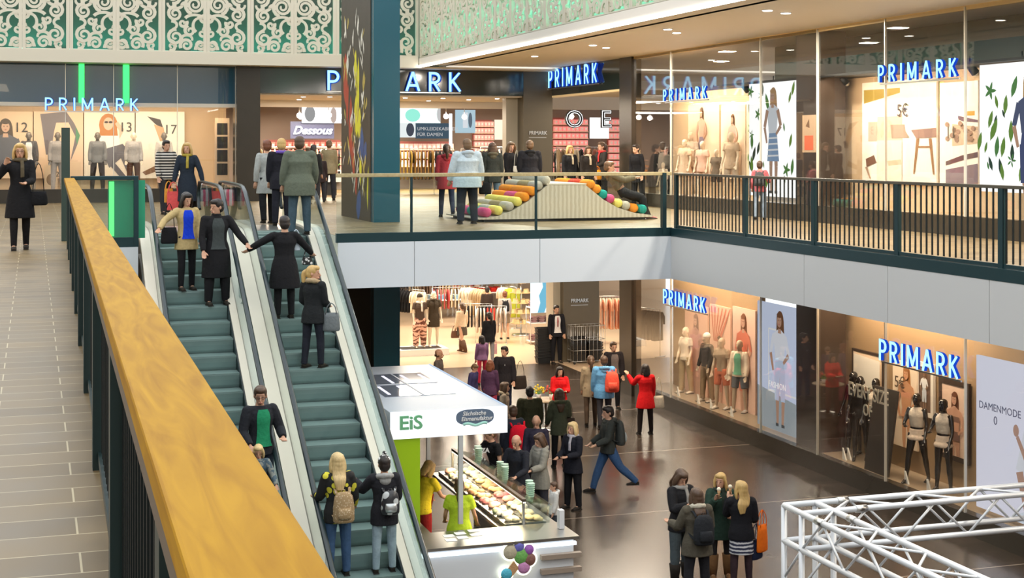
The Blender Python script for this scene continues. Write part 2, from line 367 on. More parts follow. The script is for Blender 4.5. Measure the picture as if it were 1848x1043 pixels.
for c,px,py,w,h in [('r',627,145,.5,1.3),('r',636,230,.35,1.5),('r',641,290,.3,.9),('y',645,125,.3,.9),('y',650,150,.18,1.2),('y',647,205,.42,1.1),('y',652,225,.3,.8),('y',654,300,.22,.9),('y',667,340,.12,1.0),('b',655,260,.45,.8),('b',662,275,.3,.5),('r',630,190,.2,1.0),('r',646,330,.2,.6),('b',650,370,.4,.7)]+[('w' if rr.random()<.6 else 'g',rr.uniform(622,662),rr.uniform(30,340),rr.uniform(.05,.14),rr.uniform(.15,.55)) for _ in range(75)]:
    stroke(c,MY(px),ZX(px,py,7.0),w*.62,h,k); k+=.1
b.build('mural_strokes',parent=o)
# ---------------------------------------------------------------- upper back facade, plane Y=45
XL=GY(425,45); XP=GY(467,45)
def wst(a,bp,m,n,label,cat='wall'):
    q=MB(); q.box(a,bp,m); return struct(q,n,label,cat)
wst((-9,45,5.4),(XL,45.25,5.80),M_brown,'baseboard_back','dark plinth under the left shop window','plinth')
wst((-9,45.1,8.33),(XL,45.3,9.5),M_spand,'wall_back','dark blue glass band with a painted reflection above the left shop window')
wst((-9,45.05,8.25),(XL,45.12,8.36),M_soff,'trim_17','thin rail above the left shop window','trim')
wst((XL,44.7,5.4),(XP,45.6,9.5),M_brown,'wall_back','dark pillar between the left window and the shop entrance','pillar')
wst((XP,44.95,8.70),(15.1,45.15,9.5),M_sign,'wall_back','dark glossy sign band over the wide shop entrance','sign band')
wst((XP,45.15,8.66),(16.1,50,8.70),M_soff,'ceiling','beige entrance soffit with small downlights','ceiling')
wst((XP,50,8.42),(24,50.1,9.5),M_soff,'wall_back','beige bulkhead inside the shop entrance')
wst((15.12,45,5.4),(16.12,46,9.5),M_brown2,'wall_back','bronze corner pillar of the upper shop with small lettering','pillar')
wst((14.72,45.6,5.4),(15.12,46,8.7),mat('pillar_edge',(.42,.38,.30),.4),'wall_back','pale edge strip beside the upper bronze pillar','pillar')
wst((16.1,39.1,8.72),(16.25,45,9.6),M_sign,'wall_right','dark sign band over the side entrance of the upper shop','sign band')
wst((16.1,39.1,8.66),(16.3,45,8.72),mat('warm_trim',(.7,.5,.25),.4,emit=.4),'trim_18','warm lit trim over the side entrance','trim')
wst((16.25,39.1,8.70),(18.9,45,8.76),M_soff,'ceiling','beige soffit inside the side entrance','ceiling')
wst((16.05,38.2,5.4),(16.35,39.1,9.6),M_brown,'wall_right','dark post at the end of the upper window front','pillar')
wst((16.05,38.2,0),(16.35,39.1,4.45),M_brown,'wall_right','dark post at the end of the lower window front','pillar')
wst((16.5,45,0),(17.75,46,4.45),M_brown2,'wall_back','bronze pillar of the lower shop entrance with small lettering','pillar')
wst((16.25,45.3,0),(16.5,46,4.45),mat('pillar_edge',(.42,.38,.30),.4),'wall_back','pale edge beside the lower bronze pillar','pillar')
# right facade plane X=16.1
wst((16.1,-3,5.4),(16.3,38.2,5.76),M_brown,'baseboard_right','dark plinth under the upper shop windows','plinth')
wst((16.1,-3,0),(16.3,38.2,.38),M_brown,'baseboard_right','dark plinth under the lower shop windows','plinth')
wst((16.3,-3,5.6),(18.9,38.2,5.70),mat('window_board',(.55,.48,.36),.4),'floor','pale display floor of the upper windows','floor')
wst((16.3,-3,.28),(18.9,38.2,.34),mat('window_board_low',(.34,.27,.19),.3),'floor','brown display floor of the lower windows','floor')
PYM=GX(1475,16.3); PXD=GY(1526,PYM)
wst((17.25,-3,.34),(17.35,PYM+.5,3.75),mat('display_wall_brown',(.36,.24,.13),.6),'wall_right','warm brown back wall of the lower display windows')
wst((17.25,-3,5.7),(17.35,PYM+.5,8.55),mat('display_wall_beige',(.62,.45,.28),.6),'wall_right','warm beige back wall of the upper display windows')
wst((17.2,GX(1375,17.2),.34),(17.3,37.9,3.75),_M['display_wall_brown'] if 'display_wall_brown' in _M else M_beige,'wall_right','warm brown back wall behind the beige mannequins')
wst((17.2,GX(1375,17.2),5.7),(17.3,37.9,8.55),_M['display_wall_beige'],'wall_right','warm beige back wall behind the child mannequins')
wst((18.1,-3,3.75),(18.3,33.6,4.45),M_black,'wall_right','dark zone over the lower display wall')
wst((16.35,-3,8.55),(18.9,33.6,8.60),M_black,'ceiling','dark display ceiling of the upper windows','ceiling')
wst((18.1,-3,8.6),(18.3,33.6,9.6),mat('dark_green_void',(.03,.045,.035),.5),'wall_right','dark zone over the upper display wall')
wst((16.12,-3,9.52),(16.2,38.2,9.6),mat('warm_line',(.8,.6,.3),.4),'trim_19','slim metal line where the glass meets the soffit','trim')
mull=[38.2,GX(1210,16.1),GX(1372,16.1),GX(1474.5,16.1),GX(1597,16.1),GX(1741,16.1),14.6,10,5.4,-3]
n=0
for lev,(z0,z1) in enumerate(((.38,4.45),(5.76,9.58))):
    for i in range(len(mull)-1):
        n+=1
        q=MB(); q.box((16.12,mull[i+1]+.008,z0),(16.135,mull[i]-.008,z1),G_shop); o=struct(q,'window_%d'%n,'%s shop window pane, %s from the dark end post'%(('lower','upper')[lev],('first','second','third','fourth','fifth','sixth','seventh','eighth','ninth')[i]),'window')
        q=MB(); q.box((16.09,mull[i+1]-.012,z0),(16.14,mull[i+1]+.012,z1),mat('pane_joint',(.75,.72,.62),.3,.3)); q.build('glazing_bar',parent=o)
q=MB()
xs=[-9,-2.6,.9,GY(205,45),GY(320,45),XL]
for i in range(5):
    n+=1; q=MB(); q.box((xs[i]+.008,45.0,5.80),(xs[i+1]-.008,45.015,9.5),G_shop); o=struct(q,'window_%d'%n,'left upper shop window pane, %s from the dark pillar'%('fifth','fourth','third','second','first')[i],'window')
    q=MB(); q.box((xs[i+1]-.01,44.98,5.8),(xs[i+1]+.01,45.02,9.5),mat('pane_joint',(.75,.72,.62),.3,.3)); q.build('glazing_bar',parent=o)
# left window display room
wst((-9,45.3,5.6),(XL,47.4,5.70),mat('window_board',(.55,.48,.36),.4),'floor','pale display floor of the left upper window','floor')
wst((-9,47.3,5.7),(XL,47.4,8.30),mat('display_wall_beige',(.62,.45,.28),.6),'wall_back','warm beige back wall of the left upper window')
wst((-9,45.3,8.28),(XL,47.4,8.33),M_soff,'ceiling','beige ceiling of the left display window','ceiling')
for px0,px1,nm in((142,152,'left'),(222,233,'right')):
    q=MB(); q.box((GY(px0,45),44.96,8.36),(GY(px1,45),44.99,9.49),emi((.04,1,.12),2.6)); tag(q.build('glow_bar'),'%s of the two upright green bars imitating reflections over the left shop window'%nm,'light')  # added glowing bars imitate green reflections in the window glass
# dark pillars between display windows on the right
for z0,z1,l in((5.7,9.58,'upper'),(.34,4.45,'lower')):
    wst((16.3,PYM,z0),(PXD,GX(1437,16.3),z1),mat('pillar_dark_warm',(.05,.035,.028),.3),'wall_right','dark structural pillar between the %s display windows'%l,'pillar')
slab('floor',16.3,30,33.7,45,-.02,.006,T_shop,'pale stone floor of the lower shop beside the entrance','floor')
# ---------------------------------------------------------------- balustrades
M_bal=mat('baluster_metal',(.015,.02,.02),.4,.5)
def bars_rail(pts_y,X,lab,wood,top,H=1.12,maxb=100,wd=.06,th=.05,pw=.03,MP=None,MBr=None):
    MP=MP or M_dark; MBr=MBr or M_bal
    t=thing('railing',lab,'railing',(0,0,U))
    cnt=0; rest=MB(); nr=0
    for y in pts_y:
        q=MB(); x=X(y); q.box((x-pw,y-.05,0),(x+pw,y+.05,H-th),MP); q.build('post',parent=t)
    ya,yb=max(pts_y),min(pts_y)
    proto=None; y=min(pts_y)+.138
    while y<ya-.05:
        if min(abs(y-p) for p in pts_y)>.06:
            x=X(y)
            if cnt<maxb:
                if proto is None:
                    q=MB(); q.box((-.007,-.014,.10),(.007,.014,H-th),MBr); proto=q.build('baluster',parent=t,loc=(x,y,0))
                else: dup(proto,loc=(x,y,0),parent=t)
                cnt+=1
            else: rest.box((x-.007,y-.02,.10),(x+.007,y+.02,H-th),MBr); nr+=1
        y+=.138
    if nr: o=rest.build('balusters',parent=t); o['kind']='stuff'
    else: rest.bm.free()
    q=MB(); a,bb=(yb-.05,ya+.05)
    q.prism([(X(a)-.02,a,.04),(X(a)+.02,a,.04),(X(bb)+.02,bb,.04),(X(bb)-.02,bb,.04)],(0,0,.05),MP); q.build('bottom_rail',parent=t)
    q=MB(); w=wd/2
    a-=.02; bb+=.02
    q.prism([(X(a)-w+top,a,H-th),(X(a)+w+top,a,H-th),(X(bb)+w+top,bb,H-th),(X(bb)-w+top,bb,H-th)],(0,0,th),wood); hr=q.build('handrail',parent=t)
    bv=hr.modifiers.new('b','BEVEL'); bv.width=.006; bv.segments=2
    return t
M_rtop=mat('dark_handrail',(.10,.085,.06),.4,.2)
bars_rail([26.4,23.45,21.05,18.63,16.2,13.9],lambda y:12.05,'black barred railing with slim handrail along the right gallery',M_rtop,0.,th=.045)
H_=1.045
NR=bars_rail([.3,2.75,5.2,7.6,10.0,12.4,14.8,17.2,19.6,22.0,24.3],lambda y:RX(y)+.10,'dark barred railing with a broad oak handrail in the near foreground',W_rail,-.008,H=1.13,wd=.155,th=.05,pw=.047,MP=mat('rail_dark_green',(.006,.022,.022),.45),MBr=mat('rail_black_bar',(.006,.009,.009),.7,spec=.2))
q=MB(); q.prism([(RX(-.2)+.0165,-.2,H_),(RX(-.2)+.03,-.2,H_),(RX(26.5)+.03,26.4,H_),(RX(26.5)+.0165,26.4,H_)],(0,0,.034),mat('rail_flat_bar',(.12,.085,.06),.5,.2)); q.build('flat_bar',parent=NR)
# dark shoe strip
q=MB(); q.box((11.955,13.6,-.13),(12.1,26.45,.035),M_dark); q.build('base_rail',parent=[o for o in C.objects if o.get('label','').startswith('black barred')][0])
o=MB(); o.box((RX(26.5)-.02,26.4,U),(RX(26.5)+.12,26.6,7.36),mat('post_green_dark',(.03,.055,.045),.35)); tag(o.build('post'),'tall dark post at the far end of the oak handrail','post')
def glass_rail(x0,x1,joints,label,wood,wd=.05,H=1.14,endpost=None):
    t=thing('glass_railing',label,'railing',(0,26.5,U))
    q=MB(); q.box((x0,-.02,-.13),(x1,.08,.04),M_dark); q.build('base_rail',parent=t)
    xx=[x0]+joints+[x1]
    for i in range(len(xx)-1):
        q=MB(); q.box((xx[i]+.012,.02,.04),(xx[i+1]-.012,.034,H-.06),G_rail); q.build('glass_panel',parent=t)
    for x in joints:
        q=MB(); q.box((x-.02,.0,.04),(x+.02,.05,H-.06),M_dark); q.build('post',parent=t)
    q=MB(); q.box((x0,-.01,H-.07),(x1,.07,H),wood); h=q.build('handrail',parent=t); bv=h.modifiers.new('b','BEVEL'); bv.width=.01; bv.segments=2
    if endpost:
        for e in endpost:
            q=MB(); q.box((e-.04,-.03,-.1),(e+.04,.09,H-.02),M_dark); q.build('post',parent=t)
    return t
glass_rail(5.28,12.0,[GY(743,26.5),GY(968,26.5)],'clear glass railing with pale wooden handrail over the white fascia',W_far,endpost=[11.83])
glass_rail(RX(26.5)+.13,1.76,[],'short glass railing left of the escalators',M_dark,H=1.12,endpost=[1.72])
q=MB(); q.box((GY(195,26.58),26.60,U+.02),(GY(262,26.58),26.615,U+1.04),mat('green_reflection',(.02,.30,.16),.25,emit=.10)); q.box((GY(197,26.58),26.59,U+.06),(GY(206,26.58),26.60,U+1.02),emi((.12,1,.2),1.6))  # added green glow, stands in for a reflection in the railing glass
tag(q.build('green_reflection_panel'),'green glowing panel imitating a reflection in the short glass railing','panel')
# ---------------------------------------------------------------- escalators
S30=math.tan(math.radians(30))
def base(y,k=.16):
    z=5.4-(27.5-y)*S30
    def sm(a,c): return (a+c+math.sqrt((a-c)**2+k*k))/2
    z=sm(z,0); z=5.4-sm(5.4-z,0); return z
M_step=mat('step_grey_teal',(.20,.29,.28),.4,.3,var=.12,bs=2)
M_stepd=mat('step_dark',(.02,.03,.03),.5)
M_belt=mat('rubber_handrail',(.010,.022,.026),.28)
def escalator(x0,label,xo0,xo1):
    x1=x0+1.0; t=thing('escalator',label,'escalator',(0,0,0))
    q=MB()
    pr=[(0,-.39)]+[(0+.012*math.sin(a*PI/8)*0-.02*math.sin(a*PI/8),0) for a in range(0)]
    # step profile (y,z): tread and rounded riser, nose at y=0 side facing -Y
    prof=[(.40,0),(.0,0),(-.006,-.008),(-.008,-.02),(-.002,-.10),(.012,-.18),(.03,-.235),(.40,-.235)]
    q.prism([(x0+.006,y,z) for y,z in prof],(.988,0,0),M_step)
    for v in q.bm.verts: pass
    q.box((x0+.006,-.009,-.008),(x1-.006,.02,.002),M_step)
    st=q.build('step',parent=t); y=18.2; first=True
    while y<28.6:
        z=base(y+.2)
        if first: st.location=(0,y,z); first=False
        else: dup(st,loc=(0,y,z),parent=t)
        y+=.4
    ysd=[17.0+.25*i for i in range(57)]; ysd=[y for y in ysd if y<=31.2]
    def strip(name,xa,xb,dz0,dz1,m,ya=17.0,yb=30.6):
        q=MB(); yy=[y for y in ysd if ya<=y<=yb]
        pts=[(xa,y,base(y)+dz1) for y in yy]+[(xa,y,base(y)+dz0) for y in yy[::-1]]
        n=len(yy); q2=q
        A=[[q.bm.verts.new((x,y,base(y)+dz)) for (x,dz) in((xa,dz0),(xb,dz0),(xb,dz1),(xa,dz1))] for y in yy]
        for i in range(n-1):
            for k in range(4): q.face([A[i][k],A[i][(k+1)%4],A[i+1][(k+1)%4],A[i+1][k]],m)
        q.face(A[0][::-1],m); q.face(A[-1],m)
        return q.build(name,parent=t)
    for s,(ga,gb) in enumerate(((x0-.155,x0-.14),(x1+.14,x1+.155))):
        xs_=x0 if s==0 else x1; d=-1 if s==0 else 1
        strip('skirt',*sorted((xs_,xs_+d*.02)),-.35,.10,M_belt)
        strip('inner_deck',*sorted((xs_+d*.02,xs_+d*.14)),-.02,.14,M_cream)
        # glass
        q=MB(); yy=[17.3+.2*i for i in range(200)]; yy=[y for y in yy if y<=31.1]
        def top(y): 
            e=.86
            if y>30.8: e=.86-.35*((y-30.8)/.3)**2*.6
            return base(y)+e
        A=[(y,base(y)+.10) for y in yy]; B=[(y,top(y)) for y in yy]
        rows=[[q.bm.verts.new((x,y,z)) for x in(ga,gb) for z in(base(y)+.08,top(y))] for y in yy]
        for i in range(len(rows)-1):
            a,c=rows[i],rows[i+1]
            q.face([a[0],a[1],c[1],c[0]],G_esc); q.face([a[2],c[2],c[3],a[3]],G_esc); q.face([a[1],a[3],c[3],c[1]],G_esc)
        a=rows[-1]; q.face([a[0],a[1],a[3],a[2]],G_esc)
        q.build('glass_balustrade',parent=t)
        # belt
        gx=(ga+gb)/2
        pts=[(gx,16.9,base(17)+.35),(gx,16.72,base(17)+.55),(gx,16.78,base(17)+.8),(gx,17.0,base(17)+.92)]+[(gx,y,base(y)+.92) for y in [17.2+.35*i for i in range(39)] if y<31.0]+[(gx,31.15,U+.90),(gx,31.36,U+.78),(gx,31.42,U+.6),(gx,31.33,U+.42),(gx,31.15,U+.33)]
        q=MB(); q.tube(pts,[(.042,.026)]*len(pts),M_belt,10,ref=(1,0,0)); q.build('handrail_belt',parent=t)
        q=MB(); q.tube([(p[0],p[1],p[2]-.03) for p in pts[3:-5]],[(.02,.02)]*(len(pts)-8),M_steel,6); q.build('belt_guide',parent=t)
        od=sorted((xo0,x0-.155)) if s==0 else sorted((x1+.155,xo1))
        strip('outer_deck',od[0],od[1],-.02,.13,M_cream if s==0 else mat('deck_pale_grey',(.68,.70,.69),.3,.2))
    strip('truss_cladding',xo0+.01,xo1-.01,-.95,-.36,mat('truss_side',(.62,.60,.55),.35),ya=17.0,yb=28.4)
    q=MB(); q.box((x0-.1,28.6,U-.02),(x1+.1,30.6,U+.012),M_steel); q.build('landing_plate',parent=t)
    q=MB(); q.box((x0-.1,16.6,-.01),(x1+.1,18.2,.012),M_steel); q.build('landing_plate',parent=t)
    return t
escalator(2.17,'left escalator carrying people down beside the oak handrail',1.84,3.515)
escalator(3.89,'right escalator with people riding up beside the ice cream kiosk',3.525,5.22)
# ================================================================= PEOPLE
SKIN=mat('skin',(.58,.33,.22),.5,spec=.3); SKIN2=mat('skin_tan',(.40,.21,.13),.5)
EYE=mat('eye_dark',(.02,.015,.012),.2); LIP=mat('lips',(.42,.12,.10),.5)
HAIRC={'blond':(.55,.36,.13),'lblond':(.68,.50,.24),'brown':(.08,.042,.022),'dark':(.018,.012,.010),'grey':(.32,.30,.27),'auburn':(.16,.05,.02),'mid':(.15,.085,.04)}
def hairmat(c):
    n='hair_'+c
    if n in _M: return _M[n]
    k=HAIRC[c]
    m=mat(n,k,.45,bump=.35,bs=34,var=.35)
    nt=m.node_tree; tc=[x for x in nt.nodes if x.type=='TEX_COORD'][0]; no=[x for x in nt.nodes if x.type=='TEX_NOISE'][0]
    mp=nt.nodes.new('ShaderNodeMapping'); mp.inputs['Scale'].default_value=(2.2,2.2,.16); nt.links.new(tc.outputs['Object'],mp.inputs[0]); nt.links.new(mp.outputs[0],no.inputs['Vector']); return m
def rotx(v,a): # pitch forward about the x axis (forward is -y)
    return V((v[0],v[1]*math.cos(a)-v[2]*math.sin(a),v[1]*math.sin(a)+v[2]*math.cos(a)))
BLK=(.012,.012,.014)
def person(label,p,face=0.,h=1.7,skin=None,hair=('short','brown'),top=None,bot=None,shoe=(.03,.025,.02),legs=((2,0,3),(-2,0,3)),arms=((5,8,12),(5,8,12)),
           lean=0.,head=(0,0),male=False,vs=.013,mann=None,name='person',cat='person',group=None,gloves=None,extra=(),hem=None,fat=1.,scalep=None):
    """legs: per side (thigh forward deg, knee bend deg, spread deg); arms: (raise forward, spread, elbow bend[, inward turn]); index 0 = figure's right (-x when facing -y is its right... local -x)"""
    D=math.radians; t=thing(name,label,cat,p,D(face),group)
    sk=mann or skin or SKIN; L=D(lean)
    def S(v): return V(v)*h
    hipz=.53; J={}
    HW=.052 if male else .054; SW=(.106 if male else .094)*fat**.5
    low=9; raw=[]
    for s,(a,k,b) in zip((-1,1),legs):
        a,k,b=D(a),D(k),D(b); hip=V((s*HW,0,0)); kn=hip+V((s*math.sin(b),-math.sin(a),-math.cos(a)*math.cos(b)))*.245
        sa=a-k; an=kn+V((s*math.sin(b)*.6,-math.sin(sa),-math.cos(sa)*math.cos(b)))*.246; raw.append((hip,kn,an)); low=min(low,an.z)
    pz=-low+.043; PEL=V((0,0,pz))
    raw=[(a+PEL,b+PEL,c+PEL) for a,b,c in raw]
    def T(v): return PEL+rotx(v,L)   # torso frame
    neck=T((0,.004,.325)); hc=neck+rotx(V((0,-.012,.072)),L*.5)
    # head matrix
    HM=Matrix.Translation(hc)@Matrix.Rotation(D(head[0]),4,'Z')@Matrix.Rotation(D(head[1])+L*.5,4,'X')@Matrix.Scale(1.09,4)
    ARM=[]
    for s,ar in zip((-1,1),arms):
        a,b,e=D(ar[0]),D(ar[1]),D(ar[2]); inn=D(ar[3]) if len(ar)>3 else D(8)
        sh=T((s*SW,0,.285)); ud=rotx(V((s*math.sin(b),-math.sin(a)*math.cos(b),-math.cos(a)*math.cos(b))),L)
        el=sh+ud*.172; fa=a+e; fd=rotx(V((s*math.sin(b-inn),-math.sin(fa)*math.cos(b-inn),-math.cos(fa)*math.cos(b-inn))),L)
        wr=el+fd*.15; ARM.append((sh,el,wr,fd))
    q=MB()
    tors=[((0,0,-.035),.075,.055),((0,0,.02),.088*fat,.062*fat),((0,-.003,.085),.076*fat,.055*fat),((0,-.004,.15),.078*fat,.055*fat),((0,-.004,.215),.096*fat,.062*fat),((0,0,.262),.092*fat**.5,.054),((0,.002,.292),.064,.042),((0,.004,.316),.035,.036),((0,.0,.340),.030,.034),((0,-.006,.37),.029,.034)]
    q.tube([S(T(c)) for c,_,_ in tors],[(a*h,b*h) for _,a,b in tors],sk,14,cat=2)
    for (hp,kn,an) in raw:
        sc=h*(1 if mann or bot is None else .92)
        q.tube([S(hp+V((0,0,.02))),S(hp.lerp(kn,.45)),S(kn),S(kn.lerp(an,.3)),S(kn.lerp(an,.65)),S(an)],[(.052*sc,.056*sc),(.045*sc,.049*sc),(.032*sc,.034*sc),(.032*sc,.037*sc),(.025*sc,.028*sc),(.018*sc,.021*sc)],sk,10,cat=2)
        fw=V((0,-1,0)); q.tube([S(an+V((0,.022,-.022))),S(an+V((0,-.01,-.012))),S(an+V((0,-.06,-.026))),S(an+V((0,-.098,-.032)))],[(.017*h,.018*h),(.021*h,.024*h),(.024*h,.015*h),(.018*h,.009*h)],sk,8)
    for i,(sh,el,wr,fd) in enumerate(ARM):
        s=(-1,1)[i]
        q.ell(S(sh+V((-s*.004,0,-.004))),.029*h,sk,12,8); q.tube([S(sh),S(sh.lerp(el,.25)),S(el),S(el.lerp(wr,.35)),S(wr),S(wr+fd*.02)],[.026*h,(.027*h),.0205*h,(.022*h),.0145*h,.015*h],sk,9,cat=2)
        # hand: palm, four curled fingers, thumb leaving the side
        side=V((1,0,0))-fd*fd.x
        if side.length<.2: side=V((0,0,1))
        side.normalize(); nrm=fd.cross(side)*(1 if i==0 else 1)
        if nrm.y>0: nrm=-nrm
        pc=wr+fd*.052
        q.tube([S(wr),S(wr+fd*.022),S(pc)],[(.015*h,.010*h),(.024*h,.0105*h),(.025*h,.0095*h)],sk,8,ref=side)
        for k,(o,l) in enumerate(((-.019,.037),(-.0065,.043),(.006,.040),(.018,.032))):
            b0=pc+side*o-fd*.004; b1=b0+fd*l*.5+nrm*l*.12; b2=b1+fd*l*.35+nrm*l*.38
            q.tube([S(b0),S(b1),S(b2)],[.0056*h,.0052*h,.0042*h],sk,6)
        ts=side*(-s)*1.0; th0=wr+fd*.014+ts*.018; th1=th0+fd*.02+ts*.016+nrm*.006; th2=th1+fd*.02+ts*.003+nrm*.006
        q.tube([S(th0),S(th1),S(th2)],[.0075*h,.0065*h,.005*h],sk,6)
    # head
    hp_=[(-.066,.010,.012,-.030),(-.060,.021,.024,-.024),(-.044,.032,.040,-.012),(-.022,.039,.050,-.005),(0,.0425,.055,.0),(.022,.045,.058,.003),(.042,.040,.052,.005),(.057,.028,.036,.006),(.066,.010,.013,.006)]
    q.tube([HM@V((0,y,z))*1.0 for z,_,_,y in hp_] if False else [S(HM@V((0,y,z))) for z,_,_,y in hp_],[(a*h,b*h) for _,a,b,_ in hp_],sk,14,ref=HM.to_3x3()@V((1,0,0)))
    q.tube([S(HM@V((0,-.050,.008))),S(HM@V((0,-.061,-.012))),S(HM@V((0,-.066,-.022))),S(HM@V((0,-.050,-.028)))],[.004*h,.007*h,.0095*h,.006*h],sk,6)
    q.ell(S(HM@V((0,-.048,-.044))),(.016*h,.010*h,.008*h),sk,8,6,HM.to_3x3().to_4x4()); q.ell(S(HM@V((0,-.043,.018))),(.03*h,.010*h,.005*h),sk,8,6,HM.to_3x3().to_4x4())
    for s in(-1,1): q.ell(S(HM@V((s*.045,.006,-.006))),(.006*h,.011*h,.018*h),sk,8,6,HM.to_3x3().to_4x4())
    body=remesh(q.build('body',parent=t),vs*(.8 if vs<.015 else 1),3,.4)
    RM=HM.to_3x3().to_4x4()
    if not mann:
        for s in(-1,1):
            q=MB(); q.ell(S(HM@V((s*.0185,-.0515,-.001))),(.0060*h,.0032*h,.0034*h),EYE,8,6,RM); q.build('eye',parent=t)
        q=MB(); q.ell(S(HM@V((0,-.0555,-.0395))),(.013*h,.0045*h,.0036*h),LIP,8,6,RM); q.build('lips',parent=t)
    # trousers / skirt
    if bot:
        bc=bot['c']; bm_=bc if not isinstance(bc,tuple) else cloth(bc); kind=bot.get('k','trousers'); w=bot.get('w',1.)
        if kind in('trousers','shorts','leggings'):
            q=MB(); e=.010 if kind!='leggings' else .004
            for hp,kn,an in raw:
                if kind=='shorts': q.tube([S(hp+V((0,0,.03))),S(hp.lerp(kn,.5)),S(hp.lerp(kn,.8))],[(.060*h,.064*h),(.056*h,.058*h),(.052*h,.052*h)],bm_,10)
                else:
                    f=kn-V((0,0,0))
                    q.tube([S(hp+V((0,0,.02))),S(hp.lerp(kn,.45)),S(kn),S(kn.lerp(an,.3)),S(kn.lerp(an,.65)),S(an+V((0,.004,-.008)))],[((.043+e)*h,(.054+e)*h),((.044+e)*h*w,(.050+e)*h*w),((.035+e)*h*w,(.036+e)*h*w),((.034+e)*h*w,(.038+e)*h*w),((.028+e)*h*w,(.030+e)*h*w),((.024+e)*h*w,(.027+e)*h*w)],bm_,12,cat=2)
            q.tube([S(T(c)) for c in((0,0,-.045),(0,0,.01),(0,-.002,.07))],[(.084*h*fat,.062*h*fat),(.094*h*fat,.068*h*fat),(.082*h*fat,.060*h*fat)],bm_,14)
            remesh(q.build('trousers' if kind=='trousers' else kind,parent=t),vs,3)
        if kind=='skirt' or bot.get('skirt'):
            sc=bot.get('skirt',bc); sm=cloth(sc) if isinstance(sc,tuple) else sc; hz=bot.get('hem',.36)
            q=MB(); q.tube([S(V((0,0,hz))),S(V((0,-.002,(hz+pz)/2))),S(T((0,0,.0))),S(T((0,-.002,.08)))],[(.115*h,.090*h),(.112*h,.086*h),(.100*h,.074*h),(.082*h,.06*h)],sm,16,cat=2)
            remesh(q.build('skirt',parent=t),vs,2)
    # shoes
    if shoe and not (mann and shoe=='none'):
        sm=cloth(shoe) if isinstance(shoe,tuple) else shoe
        for (hp,kn,an) in raw:
            q=MB(); bh=bot.get('boot',0) if bot else 0
            q.tube([S(an+V((0,.030,-.026))),S(an+V((0,.0,-.020))),S(an+V((0,-.05,-.024))),S(an+V((0,-.108,-.033)))],[(.019*h,.017*h),(.025*h,.026*h),(.027*h,.019*h),(.019*h,.010*h)],sm,10,cat=2)
            q.box(S(an+V((-.024,-.112,-.043))),S(an+V((.024,.036,-.036))),mat('sole_dark',(.02,.018,.016),.7))
            if bh: q.tube([S(an+V((0,.004,-.02))),S(an.lerp(kn,.3)),S(an.lerp(kn,bh))],[(.036*h,.038*h),(.046*h,.050*h),(.052*h,.055*h)],sm,12)
            q.build('boot' if bh else 'shoe',parent=t)
    # top garment
    if top:
        tm=cloth(top['c']) if isinstance(top['c'],tuple) else top['c']; th=top.get('t',.012); hz=top.get('hem',.47); fl=top.get('flare',1.); sl=top.get('sleeve',1.)
        q=MB(); hem_lz=hz-pz
        secs=[]
        if hem_lz<-.03:
            secs.append((V((0,0,hz)),(.103+th)*fat*fl,(.077+th)*fat*fl)); 
            if hem_lz<-.12: secs.append((V((0,0,hz+(pz-hz)*.5)),(.103+th)*fat*(1+fl)/2,(.077+th)*fat*(1+fl)/2))
            secs.append((T((0,0,0)),(.100+th)*fat,(.072+th)*fat))
        else: secs.append((T((0,0,max(-.02,hem_lz))),(.088+th)*fat,(.064+th)*fat))
        for c,a,b in tors[2:8]:
            if c[2]>.3: a,b=.036,.036
            secs.append((T(c),a+th*(1 if c[2]<.28 else .6),b+th*(1 if c[2]<.28 else .6)))
        q.tube([S(c) for c,_,_ in secs],[(a*h,b*h) for _,a,b in secs],tm,18,cat=2)
        if top.get('collar'): q.tube([S(T((0,.004,.300))),S(T((0,.004,.335)))],[(.050*h,.050*h),(.046*h,.048*h)],tm,12)
        if sl:
            for sh,el,wr,fd in ARM:
                q.ell(S(sh+V((0,0,-.006))),((.030+th*.9)*h,(.031+th*.9)*h,(.030+th*.9)*h),tm,14,10); q.tube([S(T((0,0,.262))),S(sh+V((0,0,-.006)))],[((.036+th)*h,(.030+th)*h),((.028+th*.8)*h,(.029+th*.8)*h)],tm,10,ref=(0,0,1)); e=sh.lerp(el,.6) if sl<1 else None
                if e: q.tube([S(sh),S(sh.lerp(el,.25)),S(e)],[(.027+th*.8)*h,(.033+th*.8)*h,(.033+th*.8)*h],tm,10,cat=2)
                else: q.tube([S(sh),S(sh.lerp(el,.25)),S(el),S(el.lerp(wr,.4)),S(wr-fd*.004)],[(.027+th*.8)*h,(.029+th)*h,(.0225+th)*h,(.022+th)*h,(.0165+th*.8)*h],tm,11,cat=2)
        remesh(q.build(top.get('n','coat'),parent=t),vs,3)
        if 'front' in top:   # open-front shirt panel showing another colour
            q=MB(); fm=cloth(top['front']); rows=[]
            tz=[(cc[2],a_,b_) for cc,a_,b_ in tors[1:7]]
            for kz in range(13):
                z=.0+.292*kz/12
                for (z0_,a0_,b0_),(z1_,a1_,b1_) in zip(tz,tz[1:]):
                    if z0_<=z+1e-6<=z1_+1e-3 or (z1_,a1_,b1_)==tz[-1]:
                        f_=min(1,max(0,(z-z0_)/(z1_-z0_))); A_=a0_+(a1_-a0_)*f_; B_=b0_+(b1_-b0_)*f_; break
                if z<.02: A_,B_=.1*fat,.072*fat
                ww=math.radians(36-10*kz/12); e_=th+.006
                rows.append([q.bm.verts.new(S(T(((A_+e_)*math.sin(ww*(i_/4-1)),-(B_+e_)*math.cos(ww*(i_/4-1))-.003,z)))) for i_ in range(9)])
            for r0,r1 in zip(rows,rows[1:]):
                for i_ in range(8): q.face([r0[i_],r0[i_+1],r1[i_+1],r1[i_]],fm)
            q.build('shirt_front',parent=t,smooth=True)
